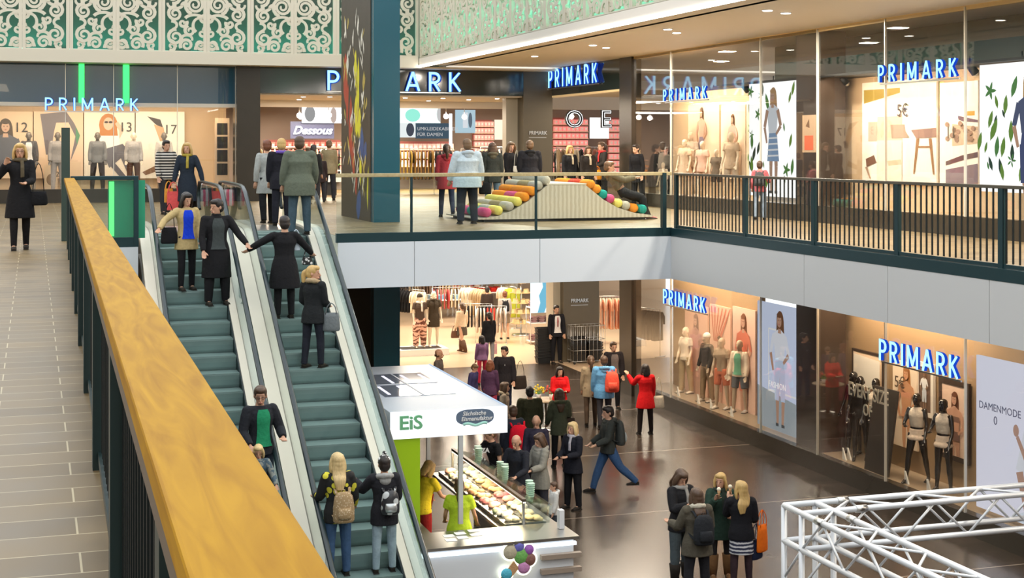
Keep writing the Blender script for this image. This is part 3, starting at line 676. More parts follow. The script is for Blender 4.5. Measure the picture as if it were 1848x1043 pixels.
    # hair
    hk,hcol=hair if hair else (None,None)
    if hk and hk!='bald':
        hm=hairmat(hcol); q=MB()
        def E(c,r): q.ell(S(HM@V(c)),tuple(v*h for v in r),hm,14,10,RM)
        if hk in('short','long','bob','bun','hat','tail','fringe'):
            E((0,.012,.022),(.050,.058,.052)); E((0,.026,-.008),(.047,.045,.048))
            E((0,-.022,.045),(.040,.036,.026))
        if hk=='bob' or hk=='long' or hk=='fringe':
            for s in(-1,1): q.tube([S(HM@V((s*.030,-.012,.050))),S(HM@V((s*.050,-.008,.0))),S(HM@V((s*.052,.0,-.05))),S(HM@V((s*.046,.004,-.085)))],[(.016*h,.022*h),(.014*h,.03*h),(.016*h,.032*h),(.010*h,.022*h)],hm,8,cat=2)
            q.tube([S(HM@V((0,.03,.03))),S(HM@V((0,.045,-.04))),S(HM@V((0,.048,-.09)))],[(.044*h,.03*h),(.052*h,.026*h),(.040*h,.018*h)],hm,12,cat=2,ref=RM.to_3x3()@V((1,0,0)))
        if hk=='long':
            ln=.22
            q.tube([S(HM@V((0,.040,-.03))),S(HM@V((0,.056,-.09))),S(neck+rotx(V((0,.075,-.06)),L)),S(neck+rotx(V((0,.080,-.14)),L))],[(.054*h,.024*h),(.058*h,.024*h),(.054*h,.022*h),(.030*h,.012*h)],hm,12,cat=3,ref=RM.to_3x3()@V((1,0,0)))
        if hk=='bun': E((0,.06,.03),(.024,.024,.024))
        if hk=='tail': q.tube([S(HM@V((0,.05,.03))),S(HM@V((0,.09,0))),S(HM@V((0,.09,-.07))),S(HM@V((0,.075,-.14)))],[.016*h,.024*h,.024*h,.010*h],hm,10,cat=3)
        remesh(q.build('hair',parent=t),min(vs,.012),2)
    if hk=='bald':
        q=MB(); q.tube([S(HM@V((0,.012,-.03))),S(HM@V((0,.014,.0)))],[(.047*h,.050*h),(.0485*h,.050*h)],hairmat(hcol),14,ref=RM.to_3x3()@V((1,0,0))); q.build('hair',parent=t,smooth=True)
    for ex in extra:
        k=ex[0]; c=ex[1] if len(ex)>1 else None
        m_=cloth(c) if isinstance(c,tuple) else c
        q=MB()
        if k in('scarf','fur_collar','hood'):
            r0=.050 if k!='hood' else .056; r1=.020 if k=='scarf' else .026
            n=16; bmv=[]
            dz=.315 if k!='hood' else .30
            pts=[S(T((math.cos(2*PI*i/n)*r0,.006+math.sin(2*PI*i/n)*r0*1.05+(.012 if k=='hood' else 0),dz+(.016*math.sin(2*PI*i/n) if k!='scarf' else 0)))) for i in range(n+1)]
            rad=[(r1*h*(1+.15*math.sin(i*2.3)),r1*h*1.1) for i in range(n+1)]
            q.tube(pts,rad,m_,8,ref=(0,0,1))
            if k=='hood': q.ell(S(T((0,.062,.275))),(.052*h,.030*h,.045*h),m_)
            if k=='scarf': q.tube([S(T((.02,-.060,.30))),S(T((.022,-.085,.24))),S(T((.024,-.088,.15)))],[(.02*h,.008*h)]*3,m_,8)
            remesh(q.build({'scarf':'scarf','fur_collar':'fur_trim','hood':'hood'}[k],parent=t),.011,1)
        elif k=='hat':
            q.tube([S(HM@V((0,.004,.012))),S(HM@V((0,.006,.045))),S(HM@V((0,.008,.068))),S(HM@V((0,.008,.078)))],[(.056*h,.063*h),(.053*h,.059*h),(.034*h,.038*h),(.008*h,.008*h)],m_,14,cat=2,ref=RM.to_3x3()@V((1,0,0)))
            if len(ex)>2: q.ell(S(HM@V((0,.01,.09))),.02*h,m_)
            q.build('hat',parent=t,smooth=True)
        elif k=='glasses':
            g=MB()
            for s in(-1,1):
                n=12; g.tube([S(HM@V((s*.0195+.0135*math.cos(2*PI*i/n),-.060,.000+.009*math.sin(2*PI*i/n)))) for i in range(n+1)],.0016*h,M_black,5,ref=(0,0,1))
                g.tube([S(HM@V((s*.033,-.060,.002))),S(HM@V((s*.046,-.0,.0)))],.0014*h,M_black,5)
            g.tube([S(HM@V((-.006,-.061,.001))),S(HM@V((.006,-.061,.001)))],.0014*h,M_black,5); g.build('glasses',parent=t); q.bm.free()
        elif k=='tie':
            q.tube([S(T((0,-.078,.27))),S(T((0,-.084,.20))),S(T((0,-.078,.10)))],[(.007*h,.004*h),(.014*h,.004*h),(.010*h,.003*h)],m_,6); q.build('tie',parent=t)
        elif k=='apron':
            q.tube([S(T((0,-.075,.16))),S(T((0,-.08,.02)))],[(.06*h,.006*h)]*2,m_,8); q.build('apron',parent=t)
        elif k=='print':
            q.bm.free(); y=-.062*h*fat-.02*h
            if len(ex)>3: y=ex[3]
            text(ex[2],.035*h,m_,t,'print',ext=.002,M=Matrix.Translation(S(T((0,0,.20)))+V((0,y-.012,0))),align='CENTER')
    t['_']=0; del t['_']
    RZ=Matrix.Rotation(D(face),4,'Z'); W_=lambda v: V(p)+RZ@S(v)
    return dict(o=t,p=V(p),face=face,h=h,hand=[W_(a[2]+a[3]*.06) for a in ARM],sh=[W_(a[0]) for a in ARM],el=[W_(a[1]) for a in ARM],hip=W_(PEL),back=W_(T((0,.10,.19))),chest=W_(T((0,-.1,.2))),head=W_(hc),T=lambda v:W_(T(v)),W=W_)
def backpack(P,label,m,w=.27,hh=.40,d=.15,off=(0,.135,.165),m2=None,name='backpack'):
    if isinstance(m,tuple): m=cloth(m)
    h=P['h']/1.7; c=P['T'](off); t=thing(name,label,name,c,math.radians(P['face']))
    q=MB(); w*=h;hh*=h;d*=h
    q.tube([(0,0,-hh/2),(0,0,-hh*.42),(0,0,0),(0,-.01,hh*.36),(0,-.02,hh/2)],[(w*.40,d*.4),(w*.5,d*.55),(w*.5,d*.5),(w*.42,d*.42),(w*.2,d*.2)],m,16,cat=2); q.build('bag_body',parent=t,smooth=True)
    q=MB(); q.tube([(0,d*.5,-hh*.36),(0,d*.55,-hh*.2),(0,d*.48,.0)],[(w*.3,d*.16),(w*.34,d*.24),(w*.3,d*.14)],m2 or m,12,cat=2); q.build('front_pocket',parent=t,smooth=True)
    for s in(-1,1):
        q=MB(); q.tube([(s*w*.3,-d*.3,hh*.42),(s*w*.34,-d*.5-.05*h,hh*.56),(s*w*.4,-d*.5-.14*h,hh*.50),(s*w*.42,-d*.5-.20*h,hh*.2),(s*w*.46,-d*.5-.12*h,-hh*.18),(s*w*.40,-d*.3,-hh*.34)],[(.022*h,.006*h)]*6,m,6,cat=3); q.build('shoulder_strap',parent=t)
    q=MB(); q.tube([(-.03*h,-.02,hh*.48),(-.02*h,-.02,hh*.56),(.02*h,-.02,hh*.56),(.03*h,-.02,hh*.48)],.006*h,m,6,ref=(0,1,0)); q.build('grab_handle',parent=t)
    return t
def bag(label,top,m,w=.30,hh=.26,d=.11,rz=0.,strap=.28,group=None,taper=.82,name='handbag',sm=None,flat=False):
    "bag hanging below point top"
    if isinstance(m,tuple): m=cloth(m)
    t=thing(name,label,'bag',V(top)-V((0,0,strap+hh)),math.radians(rz),group)
    q=MB()
    if flat: q.tube([(0,0,0),(0,0,hh*.5),(0,0,hh)],[(w*.5,d*.5),(w*.5,d*.5),(w*.5,d*.35)],m,4,smooth=False)
    else: q.tube([(0,0,0),(0,0,.03),(0,0,hh*.5),(0,0,hh)],[(w*.42,d*.4),(w*.5,d*.5),(w*.48,d*.48),(w*.5*taper,d*.3)],m,14,cat=2)
    q.build('bag_body',parent=t,smooth=not flat)
    for s in((-1,1) if strap<.35 else (0,)):
        q=MB(); yy=s*d*.25
        q.tube([(-w*.3,yy,hh*.95),(-w*.22,yy,hh+strap*.6),(0,yy*.2,hh+strap),(w*.22,yy,hh+strap*.6),(w*.3,yy,hh*.95)],.007,sm or m,6,ref=(0,1,0),cat=3); q.build('strap',parent=t)
    return t
# ================================================================= PRINTS, SIGNS
def pm(c,e):
    if e: return emi(tuple(min(1,v) for v in c),e)
    return mat('print_%d_%d_%d'%tuple(int(v*999) for v in c),c,.5)
def ellp(cx,cy,rx,ry,n=16,a=0): 
    ca_,sa_=math.cos(a),math.sin(a)
    return [(cx+rx*math.cos(2*PI*i/n)*ca_-ry*math.sin(2*PI*i/n)*sa_,cy+rx*math.cos(2*PI*i/n)*sa_+ry*math.sin(2*PI*i/n)*ca_) for i in range(n)]
def limb(x0,y0,x1,y1,w0,w1):
    dx,dy=x1-x0,y1-y0; l=math.hypot(dx,dy); nx,ny=-dy/l,dx/l
    return [(x0+nx*w0,y0+ny*w0),(x1+nx*w1,y1+ny*w1),(x1-nx*w1,y1-ny*w1),(x0-nx*w0,y0-ny*w0)]
def fig(cx,cy,s,skin=(.75,.5,.36),hair=(.2,.1,.05),top=(.8,.8,.8),bot=(.6,.65,.7),sleeve=True,legs=True,dress=False,lean=0.,crop=False,nude=False,stripes=False):
    "flat printed model, feet at cx,cy, height s"
    f=[]; X=lambda v:cx+v*s; Y=lambda v:cy+v*s
    def L(c,*a,): f.append((c,limb(X(a[0]),Y(a[1]),X(a[2]),Y(a[3]),a[4]*s,a[5]*s)))
    f.append((hair,ellp(X(lean),Y(.915),.062*s,.078*s))); f.append((hair,[(X(lean-.06),Y(.92)),(X(lean+.065),Y(.92)),(X(lean+.075),Y(.79)),(X(lean+.02),Y(.76)),(X(lean-.065),Y(.78))]))
    if legs:
        L(skin,-.04,.48,-.045,.25,.042,.03); L(skin,-.045,.25,-.04,.02,.03,.018); L(skin,.04,.48,.06,.25,.042,.03); L(skin,.06,.25,.05,.02,.03,.018)
        L((.1,.1,.1),-.07,.012,-.02,.012,.014,.012); L((.1,.1,.1),.03,.012,.085,.012,.014,.012)
    L(bot,0,.58,0,.47,.07,.09)
    if legs and not dress and not nude: L(bot,-.045,.49,-.05,.22,.05,.035); L(bot,.045,.49,.06,.22,.05,.035)
    if dress: f.append((bot,[(X(-.07),Y(.6)),(X(.07),Y(.6)),(X(.12),Y(.30)),(X(-.11),Y(.30))]))
    if stripes:
        for i in range(5): f.append(((.9,.92,.95),limb(X(-.075-.008*i),Y(.57-.055*i),X(.08+.008*i),Y(.575-.055*i),.008*s,.008*s)))
    tt=skin if nude else top
    f.append((tt,[(X(-.075),Y(.57)),(X(.075),Y(.57)),(X(lean+.11),Y(.79)),(X(lean+.03),Y(.83)),(X(lean-.03),Y(.83)),(X(lean-.11),Y(.79))]))
    if nude: f.append((top,limb(X(-.09),Y(.70),X(.09),Y(.70),.03*s,.03*s)))
    L(skin,lean,.84,lean,.80,.022,.028)
    a=tt if sleeve else skin
    L(a,lean-.10,.78,-.155,.62,.028,.024); L(skin,-.155,.62,-.11,.47,.022,.015); L(a,lean+.10,.78,.16,.63,.028,.024); L(skin,.16,.63,.07,.55,.022,.015)
    f.append((skin,ellp(X(lean),Y(.905),.040*s,.054*s))); f.append((hair,ellp(X(lean),Y(.955),.045*s,.022*s)))
    f.append(((.15,.06,.05),ellp(X(lean-.015),Y(.912),.008*s,.004*s,8))); f.append(((.15,.06,.05),ellp(X(lean+.017),Y(.912),.008*s,.004*s,8))); f.append(((.55,.12,.12),ellp(X(lean),Y(.878),.012*s,.004*s,8)))
    return f
def board(label,loc,rz,w,h,bg,shapes=(),e=0.,th=.05,name='poster',cat='poster',group=None,frame=None,texts=(),ebg=None):
    t=thing(name,label,cat,loc,rz,group)
    q=MB(); q.box((0,0,0),(w,th,h),pm(bg,e if ebg is None else ebg)); q.build('board',parent=t)
    if shapes:
        q=MB()
        for i,(c,pts) in enumerate(shapes):
            pts=[(min(w-.003,max(.003,x)),min(h-.003,max(.003,z))) for x,z in pts]
            y=-.002-.0012*i
            vs=[q.bm.verts.new((x,y,z)) for x,z in pts]; q.face(vs,pm(c,e*.75))
        q.build('printed_picture',parent=t)
    if frame:
        q=MB(); fm,fw=frame
        for a,b_ in(((-fw,-.01,-fw),(0,th,h+fw)),((w,-.01,-fw),(w+fw,th,h+fw)),((0,-.01,-fw),(w,th,0)),((0,-.01,h),(w,th,h+fw))): q.box(a,b_,fm)
        q.build('frame',parent=t)
    for (s,x,z,sz,c) in texts:
        text(s,sz,pm(c,e),t,'lettering',ext=.002,M=Matrix.Translation((x,-.012-.0012*len(shapes),z)))
    return t
def bx(X,L,R_,yt,yb):
    "board box on the plane X from pixel columns L..R: loc,w,h"
    return (X,GX(L,X),ZX(L,yb,X)),GX(L,X)-GX(R_,X),ZX(L,yt,X)-ZX(L,yb,X)
def by(Y,L,R_,yt,yb): return (GY(L,Y),Y,ZY(L,yb,Y)),GY(R_,Y)-GY(L,Y),ZY(L,yt,Y)-ZY(L,yb,Y)
BLUE=emi((.01,.06,.55),.9,'letter_blue'); CY=emi((.28,.68,1.),1.9,'letter_face')
def bowl(x,z0,z1,r): 
    zc=(z0+z1)/2; h=(z1-z0)/2
    return [(0,z1),(x,z1)]+[(x+r*math.sin(PI*i/8),zc+h*math.cos(PI*i/8)) for i in range(1,8)]+[(x,z0),(0,z0)]
def stroke_letter(q,c,H,w,th,m):
    u=w/H/2; S_={'P':[[(u,0),(u,1)],[(x+u,z) for x,z in bowl(.22,.44,1-u,.26)]],'R':[[(u,0),(u,1)],[(x+u,z) for x,z in bowl(.22,.46,1-u,.26)],[(.28,.46),(.56,0)]],'I':[[(.07,0),(.07,1)]],
        'M':[[(u,0),(u,1)],[(.86-u,0),(.86-u,1)],[(u,1),(.43,.12)],[(.86-u,1),(.43,.12)]],'A':[[(u*.8,0),(.38,1)],[(.76-u*.8,0),(.38,1)],[(.16,.30),(.60,.30)]],'K':[[(u,0),(u,1)],[(u,.42),(.56,1)],[(.20,.55),(.60,0)]]}[c]
    for k,pl in enumerate(S_):
        n0=len(q.bm.verts); ribbon(q,[(x*H,z*H) for x,z in pl],w,w,th,m)
        q.bm.verts.ensure_lookup_table()
        for v in q.bm.verts[n0:]:
            v.co.z=max(0,min(H,v.co.z)); v.co.y-=.0006*k
def sign(label,loc,rz,w,hh,s='PRIMARK'):
    t=thing('illuminated_sign',label,'sign',loc,rz,'illuminated blue shop name signs')
    wd={'P':.56,'R':.60,'I':.14,'M':.86,'A':.76,'K':.62}; tot=sum(wd[c] for c in s)*hh; g=(w-tot)/(len(s)-1); x=0
    for c in s:
        q=MB(); stroke_letter(q,c,hh,.19*hh,.05,BLUE); L_=q.build('letter',parent=t,loc=(x,-.075,0))
        q=MB(); stroke_letter(q,c,hh,.125*hh,.012,CY); q.build('letter_face',parent=L_,loc=(0,-.012,0))
        x+=wd[c]*hh+g
    q=MB(); q.box((-.02,-.03,-.05),(w+.02,.0,-.02),M_steel); q.build('mounting_rail',parent=t)
def sgnX(label,X,L,R_,yt,yb): l,w,h=bx(X,L,R_,yt,yb); sign(label,l,-PI/2,w,h)
l,w_,h_=by(44.9,590,830,127,163); sign('large blue glowing shop name over the wide entrance, half hidden by the column',l,0,w_,h_)
l,w_,h_=by(44.96,81,249,176,199); sign('blue glowing shop name over the left shop window with price posters',l,0,w_,h_)
sgnX('blue glowing shop name on the dark band over the side entrance',16.06,994,1081,126,159)
sgnX('small blue glowing shop name on the upper glass above the child mannequins',16.03,1202,1279,162,183)
sgnX('blue glowing shop name on the upper glass above the stool posters',16.03,1591,1732,118,149)
sgnX('blue glowing shop name on the lower glass above the beige mannequins',16.03,1202,1277,521,547)
sgnX('blue glowing shop name on the lower glass above the swimwear posters',16.03,1593,1735,611,649)
for x,y,z,l in((15.3,44.98,7.45,'small steel lettering on the upper bronze pillar'),(16.75,44.98,1.95,'small steel lettering on the lower bronze pillar')):
    t=thing('wall_lettering',l,'lettering',(x,y,z)); text('PRIMARK',.17,M_steel,t,'lettering',.008,.002,sx=.9); q=MB(); q.box((.0,-.005,-.1),(.6,.0,-.085),M_steel); q.build('underline',parent=t)
WH=(.95,.95,.93); WMW=(.92,.80,.62)
# --- left upper window posters (plane Y=47.2)
def drift(c,k): return tuple(v*k for v in c)
l,w_,h_=by(47.15,-12,59,201,322)
board('poster of a man in a dark grey sweater marked 12',l,0,w_,h_,(.86,.66,.46),fig(.35,-1.15,3.0,hair=(.1,.07,.05),top=(.14,.15,.18),bot=(.1,.1,.12),legs=False),0,texts=(('12',w_-.55,h_-.62,.42,(.05,.05,.05)),('12',w_-.35,.25,.3,(.05,.05,.05))))
l,w_,h_=by(47.15,61,150,201,322)
g=(.20,.18,.20); k_=w_/89
def c2(L): return [((x/5.21-1)*k_,h_-(y/5.21-1)*k_) for x,y in L]
board('poster of a pair of grey trousers left of the woman poster',l,0,w_,h_,(.85,.64,.46),[(g,c2([(65,30),(310,2),(370,110),(215,115),(195,200),(165,425),(120,430),(95,250)])),(g,c2([(310,2),(385,120),(440,240),(415,330),(360,470),(348,490),(380,330),(395,250),(330,110)])),((.10,.30,.16),c2([(400,150),(440,240),(410,330),(400,260)]))],0,texts=(('12',.3,.1,.34,(.05,.05,.05)),))
l,w_,h_=by(47.15,152,243,201,322)
f_=[((.55,.22,.06),ellp(.72,h_-.42,.28,.36)),((.55,.22,.06),[(.48,h_-.5),(.98,h_-.5),(1.02,h_-.95),(.42,h_-.95)]),((.8,.56,.42),ellp(.72,h_-.38,.15,.2)),((.03,.02,.02),ellp(.66,h_-.33,.06,.035)),((.03,.02,.02),ellp(.79,h_-.33,.06,.035)),
    ((.95,.95,.92),[(.42,h_-.75),(1.05,h_-.75),(1.1,h_-1.3),(.45,h_-1.3)]),((.16,.16,.19),[(.5,h_-1.2),(1.15,h_-1.0),(1.35,h_-1.25),(1.5,h_-2.05),(1.36,h_-2.1),(1.1,h_-1.45),(.75,h_-1.75)]),((.16,.16,.19),[(.5,h_-1.35),(.8,h_-1.45),(1.3,h_-2.2),(1.1,h_-2.25)]),((.8,.56,.42),[(1.05,h_-.85),(1.2,h_-.55),(1.0,h_-.3),(.92,h_-.38),(1.05,h_-.6)])]
board('poster of a red-haired woman in sunglasses and white top marked 13',l,0,w_,h_,(.93,.86,.74),f_,0,texts=(('13',w_-.48,h_-.62,.42,(.05,.05,.05)),))
l,w_,h_=by(47.15,245,333,201,322)
board('bright poster of a raised shoe marked 17 at the right end',l,0,w_,h_,(.95,.90,.80),[((.06,.05,.05),[(.35,h_-.15),(.75,h_-.25),(.85,h_-.55),(.6,h_-.4)]),((.65,.42,.24),[(.55,h_-.4),(.85,h_-.5),(.95,h_-1.05),(.8,h_-1.1)]),((.06,.05,.05),[(.85,h_-.9),(1.0,h_-.9),(.95,h_-1.15),(.8,h_-1.15)]),((.25,.14,.08),[(.2,h_-1.9),(.8,h_-1.6),(.85,h_-1.8),(.3,h_-2.0)])],0,texts=(('17',w_-.65,h_-.7,.42,(.05,.05,.05)),))
l,w_,h_=by(46.9,80,104,298,342)
board('small price board with a 12 standing in the left window',l,0,w_,h_,(.78,.62,.44),[((.3,.2,.12),ellp(.2,.3,.14,.18))],0,name='price_board',cat='price board',texts=(('12',.22,h_-.35,.22,(.05,.05,.05)),))
# tall cupboard beside the left display
l,w_,h_=by(46.3,388,414,213,345)
t=thing('display_cupboard','tall beige cupboard with four dark glass shelves right of the posters','cupboard',l)
q=MB(); q.box((0,0,0),(w_,.35,h_),M_beige); q.build('carcass',parent=t)
for i in range(4): q=MB(); q.box((.06,-.01,h_-.1-.42*(i+1)),(w_-.06,.0,h_-.16-.42*i),M_black); q.build('glass_pane',parent=t)
# --- upper right windows
def leaf(x,z,s,a,c=(.16,.30,.07)):
    p=[(0,-1),(.28,-.45),(.34,0),(.22,.55),(0,1),(-.22,.55),(-.34,0),(-.28,-.45)]; ca_,sa_=math.cos(a),math.sin(a)
    return (c,[(x+s*(u*ca_-v*sa_),z+s*(u*sa_+v*ca_)) for u,v in p])
rl=random.Random(11)
def leaves(w,h,n,avoid=None):
    o=[]
    for i in range(n):
        x,z=rl.uniform(.1,w-.1),rl.uniform(.2,h-.1)
        if avoid and avoid[0]<x<avoid[1]: continue
        k=rl.random(); c=(.12,.30,.08) if k<.5 else((.20,.36,.06) if k<.75 else(.05,.08,.05)); s=rl.uniform(.08,.24); a=rl.uniform(-.5,.5)
        if k<.25:
            for j in range(5): o.append(leaf(x+.07*math.cos(j*1.25),z+.07*math.sin(j*1.25),s*.5,j*1.25-PI/2,c))
        else: o.append(leaf(x,z,s,a,c))
    return o
l,w_,h_=bx(16.45,1352,1437,152,352)
board('bright white leaf poster of a girl in a striped blue skirt',l,-PI/2,w_,h_,(1,1,1),leaves(w_,h_,34,(w_*.42,w_*.72))+fig(w_*.58,.08,h_*.93,skin=(.55,.35,.25),hair=(.5,.3,.15),top=(.8,.85,.9),bot=(.28,.42,.62),dress=True,sleeve=False,stripes=True),.9,ebg=1.25)
X_=16.45; l=(X_,GX(1768,X_),ZX(1768,345,X_))
board('tall bright white leaf poster at the right end of the upper windows',l,-PI/2,GX(1768,X_)-11.8,ZX(1768,118,X_)-l[2],(1,1,1),leaves(GX(1768,X_)-11.8,ZX(1768,118,X_)-l[2],170,(1.75,2.2))+fig(1.85,-.35,2.45,skin=(.5,.3,.2),hair=(.45,.25,.08),top=(.1,.12,.2),bot=(.08,.1,.2)),.9,ebg=1.25)
l,w_,h_=bx(17.12,1242,1298,190,318)
board('warm poster of a standing youth with folded arms in the upper window',l,-PI/2,w_,h_,(.90,.68,.50),fig(w_*.45,.0,h_*.97,skin=(.6,.36,.24),hair=(.12,.06,.03),top=(.62,.40,.30),bot=(.22,.18,.26)))
l,w_,h_=bx(17.12,1301,1345,190,322)
board('warm poster of a girl beside the youth poster in the upper window',l,-PI/2,w_,h_,(.92,.74,.56),fig(w_*.5,.04,h_*.86,skin=(.62,.38,.26),hair=(.18,.09,.04),top=(.75,.50,.42),bot=(.7,.45,.4)))
l,w_,h_=bx(17.1,1347,1368,182,322)
board('narrow pale leaf poster with hanging bulbs behind the bright leaf poster',l,-PI/2,w_,h_,(.95,.82,.60),leaves(w_,h_,10),0)
l,w_,h_=bx(16.29,1448,1472,208,275)
board('small warm poster with dark birds and a coral field on the pillar',l,-PI/2,w_,h_,(.66,.46,.30),[((.2,.1,.05),[(.15,h_*.7),(.3,h_*.9),(.32,h_*.65)]),((.2,.1,.05),[(.6,h_*.6),(.9,h_*.9),(.75,h_*.5)]),((.85,.17,.08),[(.1,.05),(w_-.1,.05),(w_-.1,h_*.45),(.1,h_*.45)])])
l,w_,h_=bx(17.18,1556,1690,150,328); l=list(l)
def c3(L,x0=1556,n=134): return [((x/3.477+1420-x0)/n*w_,h_*(1-((y/3.477+120)-150)/178)) for x,y in L]
st=(.42,.22,.10)
board('wide white poster with a stool and furniture marked 5 euro in the upper window',tuple(l),-PI/2,w_,h_,(.95,.86,.76),
  [(c_,c3(q_)) for c_,q_ in (((.42,.30,.05),[(485,150),(720,150),(720,180),(485,235)]),((.72,.50,.38),[(575,320),(735,320),(735,465),(575,465)]),((.50,.38,.30),[(515,350),(575,350),(575,470),(515,470)]),((.36,.27,.21),[(660,370),(750,370),(755,410),(780,450),(670,455)]),
   ((.30,.18,.15),[(790,405),(940,395),(940,450),(820,455)]),((.30,.15,.06),[(822,455),(840,455),(812,665),(803,665)]),((.30,.15,.06),[(895,455),(912,455),(930,665),(920,665)]),((.30,.15,.06),[(820,500),(908,500),(908,510),(820,510)]),
   ((.18,.09,.06),[(500,580),(555,555),(570,600),(505,630)]),((.45,.30,.2),[(495,630),(510,630),(535,700),(525,700)]),((.80,.72,.60),[(575,465),(735,465),(735,715),(575,715)]),((.55,.48,.34),[(640,590),(730,580),(735,610),(650,620)]))],0,texts=(('5€',w_*.50,h_-.75,.36,(.08,.06,.05)),))
l,w_,h_=bx(17.18,1696,1765,150,330)
board('white poster with an orange house, hills and a dark bridge in the upper window',l,-PI/2,w_,h_,(.96,.90,.82),
  [(c_,c3(q_,1696,69)) for c_,q_ in (((.70,.30,.03),[(1120,285),(1180,285),(1180,312),(1120,312)]),((.16,.09,.13),[(1075,310),(1225,340),(1225,354),(1110,347),(1080,335)]),((.66,.48,.34),[(1040,360),(1225,380),(1225,480),(1040,495)]),((.12,.07,.08),[(1000,590),(1100,552),(1225,530),(1225,562),(1110,580),(1000,615)]),((.22,.16,.20),[(1000,640),(1225,600),(1225,745),(1000,745)]))]+[((.35,.22,.16),ellp(rl.uniform(.2,w_-.1),rl.uniform(.42,.60)*h_,.07,.05,8)) for _ in range(16)],0,texts=(('11',.25,h_-1.1,.34,(.1,.08,.06)),))
# --- lower right windows
l,w_,h_=bx(17.12,1236,1277,545,720)
board('pale pink poster of sketched clothes behind the beige mannequins',l,-PI/2,w_,h_,(.80,.52,.40),fig(w_*.5,.1,h_*.88,skin=(.7,.46,.36),hair=(.4,.25,.2),top=(.78,.5,.42),bot=(.74,.46,.38)))
l,w_,h_=bx(17.12,1281,1318,548,735)
board('coral striped poster of a fan of leaves in the lower window',l,-PI/2,w_,h_,(.80,.50,.38),[((.55,.16,.10),limb(.25+.05*i,h_-.95,.1+.22*i,h_-.05,.02,.035)) for i in range(8)]+fig(w_*.5,.1,1.9,skin=(.5,.3,.2),hair=(.1,.05,.03),top=(.6,.5,.42),bot=(.5,.2,.15)))
l,w_,h_=bx(17.12,1322,1363,552,742)
board('coral poster of a woman in a coral top in the lower window',l,-PI/2,w_,h_,(.84,.56,.44),fig(w_*.5,.03,h_*.95,skin=(.62,.36,.26),hair=(.25,.10,.05),top=(.72,.22,.14),bot=(.70,.24,.16)))
l,w_,h_=bx(16.5,1367,1437,542,764)
bl=(.50,.56,.72)
wf=(1,1,1)
board('large glowing lilac-grey fashion poster of a woman in white, standing in the lower window',l,-PI/2,w_,h_,bl,
  [((.42,.47,.50),[(0,0),(w_,0),(w_,.75),(0,.95)])]+[(wf,limb(w_*.3,.9,w_*.3,2.35,.02,.02)),(wf,limb(w_*.3,.9,w_,.9,.02,.02)),(wf,limb(w_*.3,2.35,w_*.6,2.35,.02,.02))]+fig(w_*.60,.12,h_*.92,skin=(.55,.32,.22),hair=(.18,.08,.04),top=(.88,.90,.98),bot=(.62,.72,.92)),.85,ebg=.95,texts=(('FASHION',w_*.34,1.0,.20,(1,1,1)),))
X_=16.5; l=(X_,GX(1762,X_),.42)
wd=GX(1762,X_)-11.8
f_=fig(1.95,-1.9,4.5,skin=(.55,.34,.26),hair=(.45,.14,.04),top=(.85,.87,.95),bot=(.8,.84,.95),legs=False)
board('huge pale lilac poster of a red-haired woman right of the lower windows',l,-PI/2,wd,ZX(1762,640,X_)-.42,(.60,.60,.70),f_+[((.55,.34,.26),limb(1.8,.6,1.2,1.5,.07,.045)),((.55,.34,.26),ellp(1.17,1.6,.08,.11)),((.80,.88,1.),[(.9,0),(2.6,0),(2.2,.25),(1.4,.22)])],.85,ebg=1.0,texts=(('DAMENMODE',.12,ZX(1770,735,16.5)-.42,.19,(.12,.12,.18)),('0',.55,ZX(1805,768,16.5)-.42,.22,(.12,.12,.18))))
fr=mat('poster_frame_dark',(.06,.04,.03),.4)
l,w_,h_=bx(17.18,1540,1592,632,760)
board('framed bright swimwear poster behind the three black mannequins',l,-PI/2,w_,h_,(.85,.68,.50),fig(w_*.62,.02,h_*.85,skin=(.62,.36,.22),hair=(.05,.03,.02),top=(.9,.7,.5),bot=(.7,.4,.25),nude=True)+[((1,.95,.85),[(.05,h_-.7),(w_-.05,h_-.75),(w_-.05,h_-.1),(.05,h_-.05)])],.0,frame=(fr,.05))
l,w_,h_=bx(17.15,1611,1655,648,800)
board('white poster of a blonde woman in a peach swimsuit marked 5 euro',l,-PI/2,w_,h_,(.90,.74,.56),fig(w_*.58,h_-2.1,2.05,skin=(.66,.34,.18),hair=(.42,.18,.06),top=(.72,.34,.2),bot=(.68,.34,.2),nude=True,sleeve=False),.0,texts=(('5€',.12,h_-.55,.34,(.12,.08,.05)),))
l,w_,h_=bx(17.18,1658,1680,660,740)
board('small white-framed picture between the two swimwear posters',l,-PI/2,w_,h_,(.16,.10,.07),fig(w_*.5,.02,h_*.9,skin=(.3,.18,.12)),0,frame=(mat('frame_white',(.85,.8,.7),.4),.09))
l,w_,h_=bx(17.18,1700,1743,690,815)
board('dark-framed poster of a brunette woman in a brown bikini',l,-PI/2,w_,h_,(.80,.58,.44),fig(w_*.55,h_-1.95,1.85,skin=(.60,.35,.24),hair=(.16,.06,.03),top=(.22,.13,.10),bot=(.2,.12,.1),nude=True,sleeve=False),0,frame=(fr,.10))
# EVERY SIZE board, leaning
t=thing('chalkboard','dark standing board with white lettering in front of the black mannequins','board',(16.42,GX(1527,16.42),.34),-PI/2)
q=MB(); M_=Matrix.Rotation(math.radians(-8),4,'X'); w_=GX(1527,16.42)-GX(1601,16.42); q.box((w_*.45,0,0),(w_,.05,1.75),mat('board_dark',(.05,.045,.042),.3),M_); q.build('board',parent=t)
text('EVERY SIZE',.40,mat('print_cream',(.85,.80,.66),.5),t,'lettering',.004,.004,Matrix.Translation((.05,.02,1.45)),sx=.78); text('OF',.34,mat('print_cream',(.85,.80,.66),.5),t,'lettering',.004,.004,Matrix.Translation((w_*.42,.0,1.12)),sx=.8)
